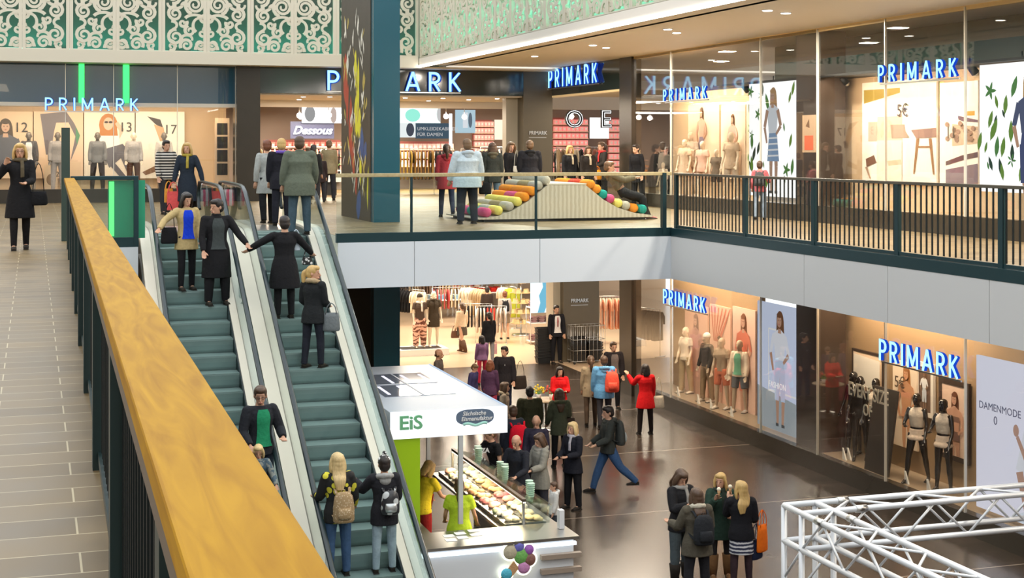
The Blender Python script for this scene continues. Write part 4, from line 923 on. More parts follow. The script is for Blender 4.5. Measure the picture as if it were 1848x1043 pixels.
# --- display spot lights (real lamp heads on tracks)
lampm=emi((1,.86,.62),16)
def spotlamp(loc,label,group,lit=True,s=1.):
    t=thing('spotlight',label,'light',loc,0,group)
    q=MB(); q.tube([(0,0,0),(0,0,-.16*s)],.012,M_black,6); q.build('stem',parent=t)
    q=MB(); q.tube([(0,0,-.14*s),(.10*s,0,-.24*s)],[.055*s,.065*s],M_black,10); q.build('lamp_head',parent=t)
    q=MB(); q.ell((.105*s,-.01,-.245*s),.05*s,lampm if lit else M_steel,8,6); q.build('bulb',parent=t); return t
for z,n_,l in((9.5,11,'upper'),(4.40,12,'lower')):
    p0=None
    for i in range(n_):
        y=33-1.55*i
        if p0 is None: p0=spotlamp((16.9,y,z-(.75 if l=='upper' else .0)),'black spotlight over the %s display windows'%l,'spotlights of the %s display'%l,False,1.3)
        else: dup(p0,loc=(16.9,y,z-(.75 if l=='upper' else .0)))
q=MB(); q.ell((0,0,0),.13,emi((1,.93,.85),9),12,8); tag(q.build('globe_lamp',loc=(16.6,GX(1479,16.6),ZX(1479,185,16.6))),'round white lamp glowing beside the upper dark pillar','light')
q=MB(); q.ell((0,0,0),.10,emi((1,.93,.85),9),12,8); tag(q.build('globe_lamp',loc=(16.4,GX(1478,16.4),ZX(1478,645,16.4))),'round white lamp glowing in front of the lower dark pillar','light')
# ---------------------------------------------------------------- upper shop interior
lt=None
for i,(x,y) in enumerate([(9.2,53),(10.1,52),(11.0,54),(9.6,55),(14.6,52.5),(15.6,53.5),(12.0,52.5),(17.3,52),(18.3,53),(19.2,51.5)]):
    q=MB(); q.ell((0,0,0),.10,emi((1,.9,.8),10),10,6); q.tube([(0,0,.05),(0,0,.8)],.012,M_steel,5)
    if lt is None: lt=q.build('ceiling_lamp',loc=(x,y,8.2)); tag(lt,'round bright lamp hanging from the ceiling of the upper shop','light','round lamps of the upper shop')
    else: q.bm.free(); dup(lt,loc=(x,y,8.2))
d1=dlight(9,46.2,8.66,'small downlight in the entrance soffit of the upper shop','entrance soffit downlights',.07)
for x,y in((8.2,46.5),(10,47.5),(11.5,46.3),(12.8,46.4),(14,47.5),(10.6,49),(8.5,49),(13,49),(14.6,46.2)): dup(d1,loc=(x,y,8.66))
for px0,px1,y0,y1,l,bg,sh,e in((545,617,192,222,'wide bright picture of faces over the script sign',(1,1,1),[((.3,.3,.3),ellp(.3,.35,.2,.3)),((.5,.4,.35),ellp(1.2,.3,.12,.3))],1.3),
    (722,795,193,222,'wide bright mint picture panel right of the column',(.75,.98,.90),[((.5,.5,.5),ellp(1.6,.35,.14,.3)),((.3,.8,.65),ellp(.5,.3,.3,.25))],1.3),
    (722,750,222,248,'small picture of a dark-haired woman under the mint panel',(.8,.85,.85),[((.08,.09,.12),ellp(.4,.3,.16,.26))],.9),
    (822,858,198,240,'blue-grey picture of a shop scene beside the pink shelves',(.42,.58,.66),[((.9,.95,1),[(.3,.2),(.5,.2),(.5,.8),(.3,.8)]),((.15,.2,.25),ellp(.6,.5,.08,.3))],.9),
    (893,936,216,252,'pale peach picture with a heart beside the pink shelves',(1.,.80,.62),[((.7,.45,.35),ellp(.5,.45,.14,.14))],1.1),
    (1065,1099,212,250,'blank white glowing panel between the pink shelves',(1,.96,.95),[],1.3)):
    l_,w_,h_=by(54.8,px0,px1,y0,y1); board(l,l_,0,w_,h_,bg,sh,e,name='picture_panel',cat='picture')
l_,w_,h_=by(54.9,524,603,219,250)
board('navy panel with white flowing script in the upper shop',l_,0,w_,h_,(.035,.04,.09),[],0,name='shop_sign',cat='sign'); t=C.objects[-1] if False else None
T1=thing('script_sign','white glowing script lettering on the navy panel','sign',(l_[0]+.08,54.84,l_[2]+.17)); text('Dessous',.43,emi((1,1,1),2.2),T1,'lettering',.01,.012,shear=.35)
l_,w_,h_=by(54.8,750,812,222,250)
board('slate sign with white words for the fitting rooms',l_,0,w_,h_,(.10,.16,.22),[],.5,name='shop_sign',cat='sign',texts=(('UMKLEIDEKABINEN',.06,h_-.28,.185,(1.,1,1)),('FÜR DAMEN',.06,h_-.5,.185,(1,1,1))))
q=MB(); l_,w_,h_=by(54.7,811,816,205,262); q.box((0,0,0),(w_,.05,h_),emi((.9,.95,1),2.5)); tag(q.build('glow_bar',loc=l_),'upright white light tube between two pictures in the upper shop','light')
# hanging SHOE letters
T1=thing('hanging_sign','black letters with white outline hanging inside the upper shop entrance','sign',(0,49.5,0))
for c,px in(('S',926),('H',980),('O',1036),('E',1093)):
    x=GY(px,49.5); z=ZY(px,229,49.5)
    b_=text(c,.85,M_black,T1,'letter',.05,.035,Matrix.Translation((x,0,z)),align='CENTER'); text(c,.85,emi((1,1,1),1.3),T1,'letter_outline',.003,.012,Matrix.Translation((x,-.056,z)),align='CENTER'); text(c,.85,M_black,T1,'letter_face',.003,-.012,Matrix.Translation((x,-.062,z)),align='CENTER')
# packs on rear shelves
pk=None
def packs(px0,px1,y0,y1,nx,nz,col,label,group,Y=56.3,e=.35):
    "rows of small packs with a shelf under each row"
    x0,x1=GY(px0,Y),GY(px1,Y); z0,z1=ZY(px0,y1,Y),ZY(px0,y0,Y); dx=(x1-x0)/nx; dz=(z1-z0)/nz
    t=thing('wall_shelf','shelf wall carrying '+label,'shelf',(x0,Y,z0))
    for j in range(nz): q=MB(); q.box((0,-.02,j*dz-.03),(x1-x0,.28,j*dz),M_beige); q.build('shelf_board',parent=t)
    q=MB(); q.box((0,.28,-.05),(x1-x0,.30,z1-z0),mat('shelf_back_red',(.35,.10,.08),.6)); q.build('back_panel',parent=t)
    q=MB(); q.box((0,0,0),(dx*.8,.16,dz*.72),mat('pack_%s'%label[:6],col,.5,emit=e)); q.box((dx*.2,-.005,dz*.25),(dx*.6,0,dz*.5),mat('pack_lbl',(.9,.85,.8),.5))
    o=q.build('boxed_item',loc=(x0+dx*.1,Y,z0)); tag(o,label,'box',group)
    for i in range(nx):
        for j in range(nz):
            if i or j: dup(o,loc=(x0+dx*(i+.1),Y+.02*((i*7+j*3)%3),z0+j*dz))
packs(856,892,216,312,6,8,(.85,.40,.36),'pink boxed articles left of the peach picture','pink boxes left of the peach picture')
packs(1000,1062,212,312,8,8,(.85,.32,.30),'red and white boxed articles behind the side entrance','boxes left of the blank white panel')
packs(1100,1122,212,312,3,8,(.85,.36,.33),'red boxed articles right of the blank white panel','boxes right of the blank white panel')
packs(478,617,252,326,14,5,(.75,.22,.18),'bright red articles hanging under the script sign','articles under the script sign')
packs(722,820,255,300,12,3,(.70,.45,.40),'pale labelled articles under the fitting room sign','articles under the fitting room sign',Y=55.5)
# ---------------------------------------------------------------- clothes racks, tables
GAR={}
def garment(c,ln=.85,key=''):
    k=(c,ln)
    q=MB(); m=cloth(c)
    q.tube([(0,0,-ln),(0,0,-ln*.55),(0,0,-.18),(0,0,-.10),(0,0,-.06)],[(.21,.032),(.20,.03),(.20,.03),(.17,.025),(.05,.02)],m,10,cat=2)
    for s in(-1,1): q.tube([(s*.15,0,-.10),(s*.24,0,-.26),(s*.25,0,-.5)],[(.05,.022),(.045,.02),(.04,.018)],m,8)
    q.tube([(0,0,-.07),(0,0,-.01),(.02,0,.015),(.035,0,-.005)],.005,M_steel,5)
    return q
def rack(label,x,y,rz,ln,hh,cols,n,gl,glabel,z=0.,gar=.85):
    t=thing('clothes_rack',label,'clothes rack',(x,y,z),rz)
    q=MB(); q.tube([(0,-ln/2,hh),(0,ln/2,hh)],.014,M_steel,8); q.build('rail',parent=t)
    for s in(-1,1):
        q=MB(); q.tube([(0,s*ln/2,hh),(0,s*ln/2,.02)],.014,M_steel,8); q.tube([(-.25,s*ln/2,.02),(.25,s*ln/2,.02)],.016,M_steel,8); q.build('leg',parent=t)
    Rz=Matrix.Rotation(rz,3,'Z'); protos={}
    for i in range(n):
        c=cols[(i*len(cols))//n]
        p=V((x,y,z+hh-.015))+Rz@V((0,-ln/2+ln*(i+.5)/n,0)); gz=rz+R.uniform(-.18,.18)
        if c not in protos:
            o=garment(c,gar*R.uniform(.94,1.06)).build('garment',loc=p); o.rotation_euler=(0,0,gz); protos[c]=tag(o,glabel,'garment',gl)
        else: dup(protos[c],loc=p,rz=gz)
BE=(.55,.42,.26); CRM=(.75,.66,.52); PCH=(.80,.42,.28); RED=(.6,.03,.02); LIM=(.45,.5,.05)
p=F(858,585); rack('rack of beige long garments behind the cream-topped shopper',p.x,p.y,.3,1.6,1.5,[BE,CRM],10,'beige long garments','long beige garment hanging behind the cream-topped shopper',gar=1.15)
p=F(858,612); rack('rack of dark vests in the middle of the lower shop',p.x,p.y,1.2,1.2,1.3,[BLK,BLK],9,'dark vests on the middle rack','dark vest hanging on the middle rack of the lower shop',gar=.8)
p=F(886,620); rack('rack of pale grey knitwear beside the dark vests',p.x,p.y,1.3,1.1,1.35,[(.5,.42,.36),RED,(.6,.5,.42)],9,'pale knitwear beside the vests','pale knitted garment on the rack beside the dark vests',gar=.95)
p=F(918,590); rack('rack with lime green dresses deeper in the lower shop',p.x,p.y,.2,1.2,1.6,[LIM,CRM],8,'lime and cream dresses','lime or cream dress on the rack by the tall round stand',gar=1.2)
p=F(1098,620); rack('tall rack of peach trousers right of the bronze pillar',p.x,p.y,1.3,1.3,1.7,[PCH,(.82,.5,.36)],12,'peach garments right of the pillar','peach garment hanging on the rack right of the lower bronze pillar',gar=1.15)
p=F(738,585); rack('rack of dark and white blouses at the left of the lower shop',p.x,p.y,.6,1.6,1.4,[CRM,BLK,BLK],10,'blouses at the left','dark or white blouse hanging beside the podium',gar=.9)
p=F(905,540); rack('far rack of white skirts near the rear of the lower shop',p.x,p.y,.3,2.2,1.7,[CRM,CRM,BE],12,'far skirts','pale skirt hanging on the far rack near the lime dresses',gar=1.1)
p=F(780,548); rack('far rack of mixed jumpers at the rear of the lower shop',p.x,p.y,1.5,2.4,1.5,[BE,(.3,.1,.1),CRM,(.15,.2,.3)],14,'far jumpers','mixed jumper hanging on the far left rack')
for px,py,l,tops in((800,575,'table of folded white and blue tops behind the podium',[(.75,.7,.62),(.2,.35,.5)]),(838,552,'table of folded pink and red tops in the rear of the lower shop',[(.6,.1,.12),(.75,.6,.55)]),(880,560,'table with bright red folded scarves',[RED,RED]),(765,545,'table of folded mixed tops in the rear left corner of the lower shop',[CRM,BE]),(850,536,'rear table of folded white and violet tops',[(.4,.25,.5),CRM])):
    p=F(px,py); t=thing('display_table',l,'table',(p.x,p.y,0))
    q=MB(); q.box((-.7,-.45,.78),(.7,.45,.83),M_white2); q.build('table_top',parent=t)
    for sx in(-1,1):
        for sy in(-1,1): q=MB(); q.box((sx*.66-.03,sy*.41-.03,0),(sx*.66+.03,sy*.41+.03,.78),M_steel); q.build('leg',parent=t)
    for i in range(4):
        for j in range(3):
            c=tops[(i+j)%2]; q=MB()
            for k in range(3): q.tube([(0,-.11,.03+.055*k),(0,.11,.03+.055*k)],[(.14,.026)]*2,cloth(c),8,ref=(1,0,0))
            o=q.build('clothes_pile',loc=(p.x-.5+.33*i,p.y-.28+.28*j,.832)); tag(o,'pile on the '+l.replace('of folded','of'),'folded clothes','piles on the '+l)
p=F(748,560); rack('rack of patterned shirts at the far left of the lower shop',p.x,p.y,1.1,1.6,1.5,[(.3,.2,.15),CRM,(.1,.1,.12)],12,'patterned shirts far left','shirt hanging on the far left rack of the lower shop',gar=.8)
p=F(820,572); rack('rack of camel coats behind the podium mannequins',p.x,p.y,1.3,1.3,1.5,[(.42,.28,.14),BE],10,'camel coats','camel coat hanging behind the podium mannequins',gar=1.1)
p=F(812,590); rack('rack of white tops in front of the camel coats',p.x,p.y,1.4,1.4,1.55,[CRM,(.5,.1,.1)],10,'white tops','white or red top hanging in front of the camel coats',gar=.8)
p=F(1160,640); rack('rack of dark clothes seen through the first lower window pane',p.x,p.y,.4,1.6,1.6,[BLK,(.25,.15,.08)],10,'dark clothes behind the first pane','dark garment hanging behind the first lower window pane',gar=1.0)
# upper shop racks
for px,l,cs,k in((745,'rack of brown fur coats just right of the column in the upper shop',[(.30,.17,.05),(.45,.30,.06)],'brown coats right of the column'),(778,'rack of black jackets behind the railing in the upper shop',[BLK,(.06,.05,.04)],'black jackets right of the brown coats'),(870,'rack of dark coats left of the upper bronze pillar',[(.03,.03,.03),(.08,.06,.05)],'dark coats left of the pillar'),(1012,'rack of dark clothes behind the side entrance',[BLK,(.1,.09,.08)],'dark clothes behind the side entrance'),(560,'rack of dark bags and coats left of the column',[BLK,(.25,.12,.06)],'dark clothes left of the column')):
    x=GY(px,50); rack(l,x,50,1.35,1.5,1.6,cs,12,k,l.replace('rack of ','garment of the ').split(' in the upper')[0]+' rack',z=U,gar=1.05)
q=MB(); p=F(940,605)
t=thing('round_stand','tall round stand stacked with beige hats beside the blue poster','stand',(p.x,p.y,0)); q=MB(); q.tube([(0,0,0),(0,0,2.6)],.03,M_steel,8); q.tube([(0,0,0),(0,0,.05)],.35,M_steel,16); q.build('pole',parent=t)
hat=None
for i in range(6):
    for j in range(5):
        a=j*2*PI/5+i*.5; loc=(p.x+.24*math.cos(a),p.y+.24*math.sin(a),.45+.38*i)
        if hat is None:
            q=MB(); q.tube([(0,0,0),(0,0,.02),(0,0,.03),(0,0,.15)],[.17,.17,.10,.085],cloth((.55,.40,.20)),12,cat=1); hat=q.build('straw_hat',loc=loc); tag(hat,'beige hat hanging on the tall round stand','hat','beige hats on the round stand')
        else: dup(hat,loc=loc)
l_,w_,h_=by(48.5,958,993,500,565); board('tall glowing light blue poster above the low shelf at the lower entrance',l_,0,w_,h_,(.80,.95,1.),[((.18,.50,.68),[(.25,0),(.35,.35),(.3,.6),(.45,.9),(.4,1.2),(w_,1.25),(w_,.6),(.5,0)])],1.2)
p=F(975,620); t=thing('shelf_trolley','white low shelf trolley with folded dark clothes under the blue poster','shelf',(p.x,p.y,0))
for z in(.1,.75,1.3): q=MB(); q.box((-.45,-.25,z),(.45,.25,z+.03),M_white2); q.build('shelf_board',parent=t)
for sx in(-1,1):
    for sy in(-1,1): q=MB(); q.tube([(sx*.45,sy*.25,0),(sx*.45,sy*.25,1.35)],.014,M_steel,6); q.build('post',parent=t)
o=None
for i in range(3):
    for z in(.13,.78,1.33):
        q=MB(); 
        for k in range(3): q.tube([(0,-.16,.04+.07*k),(0,.16,.04+.07*k)],[(.12,.034)]*2,cloth((.25,.14,.14)),8)
        if o is None: o=tag(q.build('clothes_pile',loc=(p.x-.29,p.y,z)),'pile of folded brown clothes on the white shelf trolley','folded clothes','piles on the white trolley')
        else: q.bm.free(); dup(o,loc=(p.x-.29+.29*i,p.y,z))
# wire racks with black baskets by the pillar
p=F(1058,655); t=thing('wire_trolley','wire trolley holding black shopping baskets in front of the bronze pillar','trolley',(p.x,p.y,0))
q=MB()
for i in range(9):
    x=-.55+1.1*i/8
    for y in(-.28,.28): q.tube([(x,y,.08),(x,y,1.25)],.006,M_steel,5)
for i in range(5):
    y=-.28+.14*i
    for x in(-.55,.55): q.tube([(x,y,.08),(x,y,1.25)],.006,M_steel,5)
for z in(.1,.45,.8,1.24):
    for y in(-.28,.28): q.tube([(-.55,y,z),(.55,y,z)],.008,M_steel,5)
    for x in(-.55,.55): q.tube([(x,-.28,z),(x,.28,z)],.008,M_steel,5)
q.build('wire_cage',parent=t)
for sx in(-1,1):
    for sy in(-1,1): q=MB(); q.tube([(sx*.5-.02,sy*.25,.05),(sx*.5+.02,sy*.25,.05)],.05,M_black,10,ref=(0,0,1)); q.build('wheel',parent=t)
def basket():
    q=MB(); a=[(-.2,-.13,0),(.2,-.13,0),(.2,.13,0),(-.2,.13,0)]; b_=[(-.24,-.16,.2),(.24,-.16,.2),(.24,.16,.2),(-.24,.16,.2)]
    A=[q.bm.verts.new(x) for x in a]; B=[q.bm.verts.new(x) for x in b_]
    q.face(A,M_black)
    for i in range(4): q.face([A[i],A[(i+1)%4],B[(i+1)%4],B[i]],M_black)
    q.tube([(-.24,-.16,.2),(.24,-.16,.2),(.24,.16,.2),(-.24,.16,.2),(-.24,-.16,.2)],.012,M_black,6,ref=(0,0,1)); return q
b0=basket().build('shopping_basket',loc=(p.x-.28,p.y,.12)); tag(b0,'black plastic shopping basket stacked in the wire trolley','basket','baskets in the wire trolley')
for i in range(1,7): dup(b0,loc=(p.x-.28,p.y,.12+.09*i))
for i in range(5): dup(b0,loc=(p.x+.28,p.y,.12+.09*i))
p=F(980,655); b1=dup(b0,loc=(p.x,p.y,.0),label='black shopping basket in the tall stack beside the man in the dark suit',group='stack of baskets beside the suited man')
for i in range(1,11): dup(b1,loc=(p.x+.01*(i%2),p.y,.095*i))
# podium in the lower shop
p=F(762,640); q=MB(); q.box((-.95,-.35,0),(.85,.65,.22),M_white2); q.box((-.75,-.2,.22),(.65,.5,.225),mat('podium_black',(.02,.02,.02),.3)); o=q.build('podium',loc=(p.x,p.y,0)); tag(o,'low white podium with a black top under two mannequins','podium')
# ---------------------------------------------------------------- wave bench with bolsters
M_ply=stripemat('pale_boards',(.50,.44,.34),(.62,.56,.45),3.2,'X',.5,1.5,.5)
y0,y1=30.3,32.9
prof=[(9.15,.08),(9.6,.13),(9.95,.25),(10.3,.45),(10.62,.70),(10.75,.80),(11.62,.80),(11.75,.70),(12.05,.47),(12.4,.28),(12.8,.16),(13.25,.10)]
q=MB(); q.prism([(9.15,y0,.0+U+.06)]+[(x,y0,U+z) for x,z in prof]+[(13.25,y0,U+.06)],(0,y1-y0,0),M_ply)
t=thing('wave_bench','pale boarded hump-shaped bench with bolsters behind the glass railing','bench',(0,0,0)); q.build('bench_body',parent=t)
q=MB(); q.box((9.3,y0+.08,U),(13.1,y1-.08,U+.06),M_black); q.build('plinth',parent=t)
q=MB(); q.box((10.72,y0-.01,U+.80),(11.65,y1,U+.83),mat('bench_top_cream',(.66,.60,.48),.4)); q.build('top_board',parent=t)
BC={'orange':(.80,.28,.03),'yellow':(.78,.68,.16),'teal':(.02,.30,.25),'pink':(.62,.10,.22),'grey':(.48,.44,.36),'red':(.60,.06,.03),'olive':(.34,.27,.14)}
def zprof(x):
    for (a,b_),(c,d) in zip(prof,prof[1:]):
        if a<=x<=c: return b_+(d-b_)*(x-a)/(c-a)
    return .1
for side,items in(('left',[(9.38,'pink','teal'),(9.66,'yellow','grey'),(9.92,'grey','olive'),(10.12,'yellow','yellow'),(10.30,'orange','pink'),(10.47,'orange','orange'),(10.62,'grey','olive'),(10.76,'grey','grey')]),('right',[(11.72,'orange','red'),(11.86,'orange','olive'),(12.02,'teal','grey'),(12.20,'pink','grey'),(12.40,'yellow','olive'),(12.60,'grey','yellow'),(12.80,'orange','grey'),(13.02,'teal','pink')])):
    for i,(x,c1,c2) in enumerate(items):
        ang=math.atan2(zprof(x+.05)-zprof(x-.05),.1); r=.105
        px_=x-math.sin(ang)*r; pz_=U+zprof(x)+math.cos(ang)*r
        t=thing('bolster_cushion','%s bolster, %s on the %s slope of the wave bench'%(c1 if c1==c2 else c1+' and '+c2,('lowest','second lowest','third from the bottom','fourth from the bottom','fifth from the bottom','sixth from the bottom','seventh from the bottom','topmost')[i if side=='left' else 7-i],side),'cushion',(px_,y0+.03,pz_),0,'bolsters on the wave bench')
        for k,(c,a,b_) in enumerate(((c1,0,.55),(c2,.56,1.3),(c1,1.31,2.2))):
            q=MB(); q.tube([(0,a,0),(0,a+.04,0),(0,(a+b_)/2,0),(0,b_-.04,0),(0,b_,0)],[r*.72,r*.97,r,r*.97,r*.72],cloth(BC[c]),14,ref=(1,0,0)); q.build('segment',parent=t,smooth=True)
for px,yy,l in((500,52,'rack of pale blouses deep in the upper shop left of the column'),(600,53,'rack of mixed coats deep in the upper shop beside the column'),(905,52.5,'rack of mixed bags and coats under the peach picture'),(1045,47,'rack of red and black clothes behind the two women in black')):
    rack(l,GY(px,yy),yy,1.45,1.6,1.65,[(.5,.2,.15),BLK,CRM,(.35,.25,.15)],10,'garments on the '+l,'garment on the '+l,z=U,gar=.9)
# football patterned planter
p=F(597,352,U); t=thing('planter','white planter with black dots and green plants on a black stand behind the escalator','planter',(p.x,p.y,U))
q=MB(); q.box((-.28,-.2,.45),(.32,.2,.86),spotmat('dotted_white',(.02,.02,.02),(.85,.85,.82),6,.28)); q.build('planter_box',parent=t)
q=MB(); q.box((-.14,-.12,0),(.18,.12,.45),M_black); q.build('stand',parent=t)
q=MB()
for i in range(40):
    a=R.uniform(0,6.28); r_=R.uniform(.05,.25); x,y=r_*math.cos(a),r_*.6*math.sin(a)
    q.tube([(x,y,.84),(x*1.2,y*1.2,1.0),(x*1.5+.02,y*1.5,1.02+R.uniform(0,.12))],[(.004,.004),(.03,.006),(.004,.002)],mat('leaf_green',(.16,.42,.06),.5),5,ref=(math.sin(a),math.cos(a),0))
q.build('foliage',parent=t)
# ---------------------------------------------------------------- ice cream kiosk
t=KI=thing('kiosk','white ice cream kiosk with a flat lit roof and steel counter beside the escalator','kiosk',(0,0,0))
KX0,KX1,KY0,KY1=5.34,7.27,22.45,27.3
M_kroof=mat('kiosk_roof_grey',(.42,.47,.54),.35,.1)
KW=emi((.93,.97,1.),1.15,'kiosk_lit_panel')
q=MB(); q.box((KX0,KY0+.03,2.43),(KX1-.03,KY1,2.84),M_kroof); q.build('roof',parent=t)
q=MB(); q.box((KX0+.0,KY0,2.42),(KX1,KY0+.03,2.85),KW); q.build('lit_fascia',parent=t)
q=MB(); q.box((KX1-.03,KY0+.03,2.42),(KX1,KY1,2.85),emi((.62,.78,1),.8)); q.build('side_fascia',parent=t)
q=MB()
gl=mat('roof_glass_panel',(.32,.34,.42),.08,.6)
q.box((KX0+.25,23.9,2.84),(KX1-.45,26.3,2.848),gl)
for i in range(4): q.box((KX0+.35+.34*i,24.1,2.848),(KX0+.40+.34*i,24.95,2.853),emi((.85,.85,1),1.2)); q.box((KX0+.35+.34*i,25.25,2.848),(KX0+.40+.34*i,26.1,2.853),emi((.85,.85,1),1.2))  # whitish stripes glow in place of reflections in the roof glass
q.box((KX0+.25,25.08,2.848),(KX1-.45,25.14,2.856),M_kroof); q.box((KX0+.9,23.9,2.848),(KX0+.93,26.3,2.856),M_kroof)
q.build('roof_glass_grid',parent=t)
gx=GY(719,KY0); text('EiS',.30,mat('eis_green',(.18,.50,.26),.4),t,'lettering',.02,.006,Matrix.Translation((gx,KY0-.022,ZY(719,775,KY0))),sx=1.1)
q=MB(); ox,oz=GY(857,KY0),ZY(857,752,KY0)
q.prism([(ox+u,KY0-.012,oz+v_) for u,v_ in [(.315*math.copysign(abs(math.cos(a))**.6,math.cos(a)),.125*math.copysign(abs(math.sin(a))**.8,math.sin(a))) for a in [2*PI*i/28 for i in range(28)]]],(0,.012,0),mat('logo_slate',(.13,.18,.26),.4))
q.tube([(ox-.2+.04*i,KY0-.02,oz-.115+.018*math.sin(i*.9)) for i in range(11)],[(.006,.022)]*11,mat('logo_mint',(.45,.85,.75),.4),6,ref=(0,1,0)); q.build('logo',parent=t)
text('Sächsische',.092,mat('logo_white',(.9,.9,.9),.4),t,'lettering',.003,.001,Matrix.Translation((ox-.21,KY0-.018,oz+.03)),shear=.2); text('Eismanufaktur',.092,_M['logo_white'],t,'lettering',.003,.001,Matrix.Translation((ox-.235,KY0-.018,oz-.055)),shear=.2)
q=MB(); q.box((GY(706,KY0+.1),KY0+.06,.9),(GY(757,KY0+.1),KY0+.75,2.43),mat('lime_panel',(.36,.58,.01),.4)); q.build('lime_wall',parent=t)
for x,y in((GY(831,KY0+.05),KY0+.05),(KX1-.06,KY1-.1),(KX0+.06,KY1-.1)):
    q=MB(); q.box((x-.035,y-.035,1.0 if y<23 else 0),(x+.035,y+.035,2.43),mat('pole_grey',(.6,.62,.62),.4,.2)); q.build('pole',parent=t)
CXR=7.92
q=MB(); q.box((5.34,21.15,0),(CXR,21.25,.98),mat('kiosk_white',(.72,.76,.80),.3)); q.box((5.34,21.25,0),(5.44,27,.98),_M['kiosk_white']); q.box((CXR-.1,21.25,0),(CXR,26.2,.98),_M['kiosk_white']); q.build('counter_front',parent=t)
q=MB(); q.box((5.34,21.10,.90),(CXR+.03,21.15,.95),emi((.85,.93,1),2.2)); q.build('light_strip',parent=t)
q=MB(); q.box((5.34,21.05,1.0),(CXR+.06,21.95,1.045),M_steel); q.box((7.0,21.95,.95),(CXR+.06,26.2,1.0),M_steel); q.box((5.44,21.95,.95),(5.9,26.8,1.0),M_steel); q.build('counter_top',parent=t)
for z in(.72,.50):
    q=MB(); q.box((CXR-.55,21.05,z),(CXR+.1,21.14,z+.07),mat('shelf_oak_grey',(.30,.24,.19),.5)); q.build('wooden_rail',parent=t)
q=MB()
for i,(a,b_) in enumerate(((0,0),(.13,.03),(.02,.08),(.15,.11),(.28,.06),(.3,.14))): q.box((5.95+a*1.6,21.35+b_*3,1.046),(6.12+a*1.6,21.5+b_*3,1.05),mat('card_white',(.85,.85,.8),.5))
o=q.build('price_cards'); tag(o,'white price cards laid out on the steel counter','cards',kind='stuff')
# display case: glass, tubs
q=MB()
gk=glassmat('case_glass',(.93,.97,.97),1.5,.9)
q.prism([(7.05,21.95,1.0),(7.80,21.95,1.0),(7.86,21.95,1.30),(7.40,21.95,1.42)],(0,.012,0),gk); q.prism([(7.05,26.1,1.0),(7.80,26.1,1.0),(7.86,26.1,1.30),(7.40,26.1,1.42)],(0,.012,0),gk)
q.box((7.80,21.95,1.0),(7.812,26.1,1.32),gk); q.prism([(7.40,21.95,1.42),(7.86,21.95,1.31),(7.86,21.95,1.322),(7.40,21.95,1.432)],(0,4.15,0),gk); q.build('case_glass',parent=t)
q=MB(); q.box((7.36,21.95,1.40),(7.42,26.1,1.45),mat('case_bar_brown',(.10,.07,.05),.3)); q.box((7.37,21.95,1.385),(7.41,26.1,1.40),emi((1,.9,.7),7)); q.box((7.36,21.95,1.0),(7.40,21.99,1.42),M_steel); q.box((7.36,26.07,1.0),(7.40,26.1,1.42),M_steel); q.build('case_light_bar',parent=t)
tub=[]
icc=[(.85,.70,.42),(.80,.45,.35),(.55,.30,.16),(.88,.80,.65),(.75,.25,.25),(.80,.62,.30),(.62,.72,.40),(.86,.55,.28)]
tb={}
for i in range(12):
    for j in range(2):
        c=icc[(i*3+j*5)%8]; x=7.25+.36*j; y=22.16+.335*i
        if c not in tb:
            o=thing('ice_cream_tub','steel tub of ice cream in the glass display case of the kiosk','ice cream tub',(x,y,1.002),0,'ice cream tubs in the display case')
            q=MB(); q.box((-.165,-.155,0),(.165,.155,.06),M_steel); q.build('tub',parent=o)
            q=MB(); rr=random.Random(i*2+j)
            for k in range(7): q.ell((rr.uniform(-.09,.09),rr.uniform(-.08,.08),.075+rr.uniform(0,.03)),(.07,.06,.045),mat('ice_%d%d'%(i,j),c,.6,bump=.4,bs=20),10,6)
            q.build('ice_cream',parent=o); tb[c]=o
        else: dup(tb[c],loc=(x,y,1.002))
cup=None
for x,y in((7.62,22.3),(7.66,22.5),(7.6,23.6),(7.66,23.8),(7.64,24.0),(7.62,25.2),(7.66,25.4)):
    z=1.36
    q=MB(); q.tube([(0,0,0),(0,0,.24),(0,0,.25)],[.045,.06,.066],mat('mint_plastic',(.50,.72,.58),.4),12); 
    for k in range(6): q.tube([(0,0,.04+.035*k),(0,0,.046+.035*k)],[.056+.002*k,.057+.002*k],_M['mint_plastic'],12)
    if cup is None: cup=tag(q.build('cup_stack',loc=(x,y,z)),'stack of mint paper cups on top of the kiosk display glass','cups','stacks of mint paper cups')
    else: q.bm.free(); dup(cup,loc=(x,y,z))
q=MB()
q.box((CXR-.10,21.5,1.05),(CXR-.02,21.62,1.34),mat('leaflet',(.8,.82,.85),.4)); tag(q.build('leaflet_holder'),'white leaflet holder standing at the right corner of the kiosk counter','leaflet holder')
# picture of an ice cream bouquet on the counter front
t=thing('ice_cream_picture','glowing cut-out picture of an ice cream cone with coloured scoops on the kiosk front','picture',(GY(938,21.1),21.09,ZY(938,1008,21.1)))
q=MB()
sc_=[(-.155,.12,.115,(.50,.45,.32)),(-.02,.19,.085,(.16,.16,.55)),(.14,.13,.08,(.34,.12,.48)),(.15,-.02,.10,(.22,.10,.08)),(.02,.04,.12,(.16,.42,.10)),(.06,-.13,.10,(.55,.25,.48)),(-.22,-.21,.09,(.08,.45,.60))]
for x,z,r_,c in sc_: q.prism([(x+u,0,z+v_) for u,v_ in ellp(0,0,r_+.028,r_+.028,20)],(0,.012,0),emi((1,1,.75),2.2))
q.build('glowing_edge',parent=t)
for k,(x,z,r_,c) in enumerate(sc_): q=MB(); q.ell((x,-.012,z),(r_,.04,r_),mat('scoop_%d'%k,c,.6,bump=.5,bs=25,var=.25),20,12); q.build('scoop',parent=t)
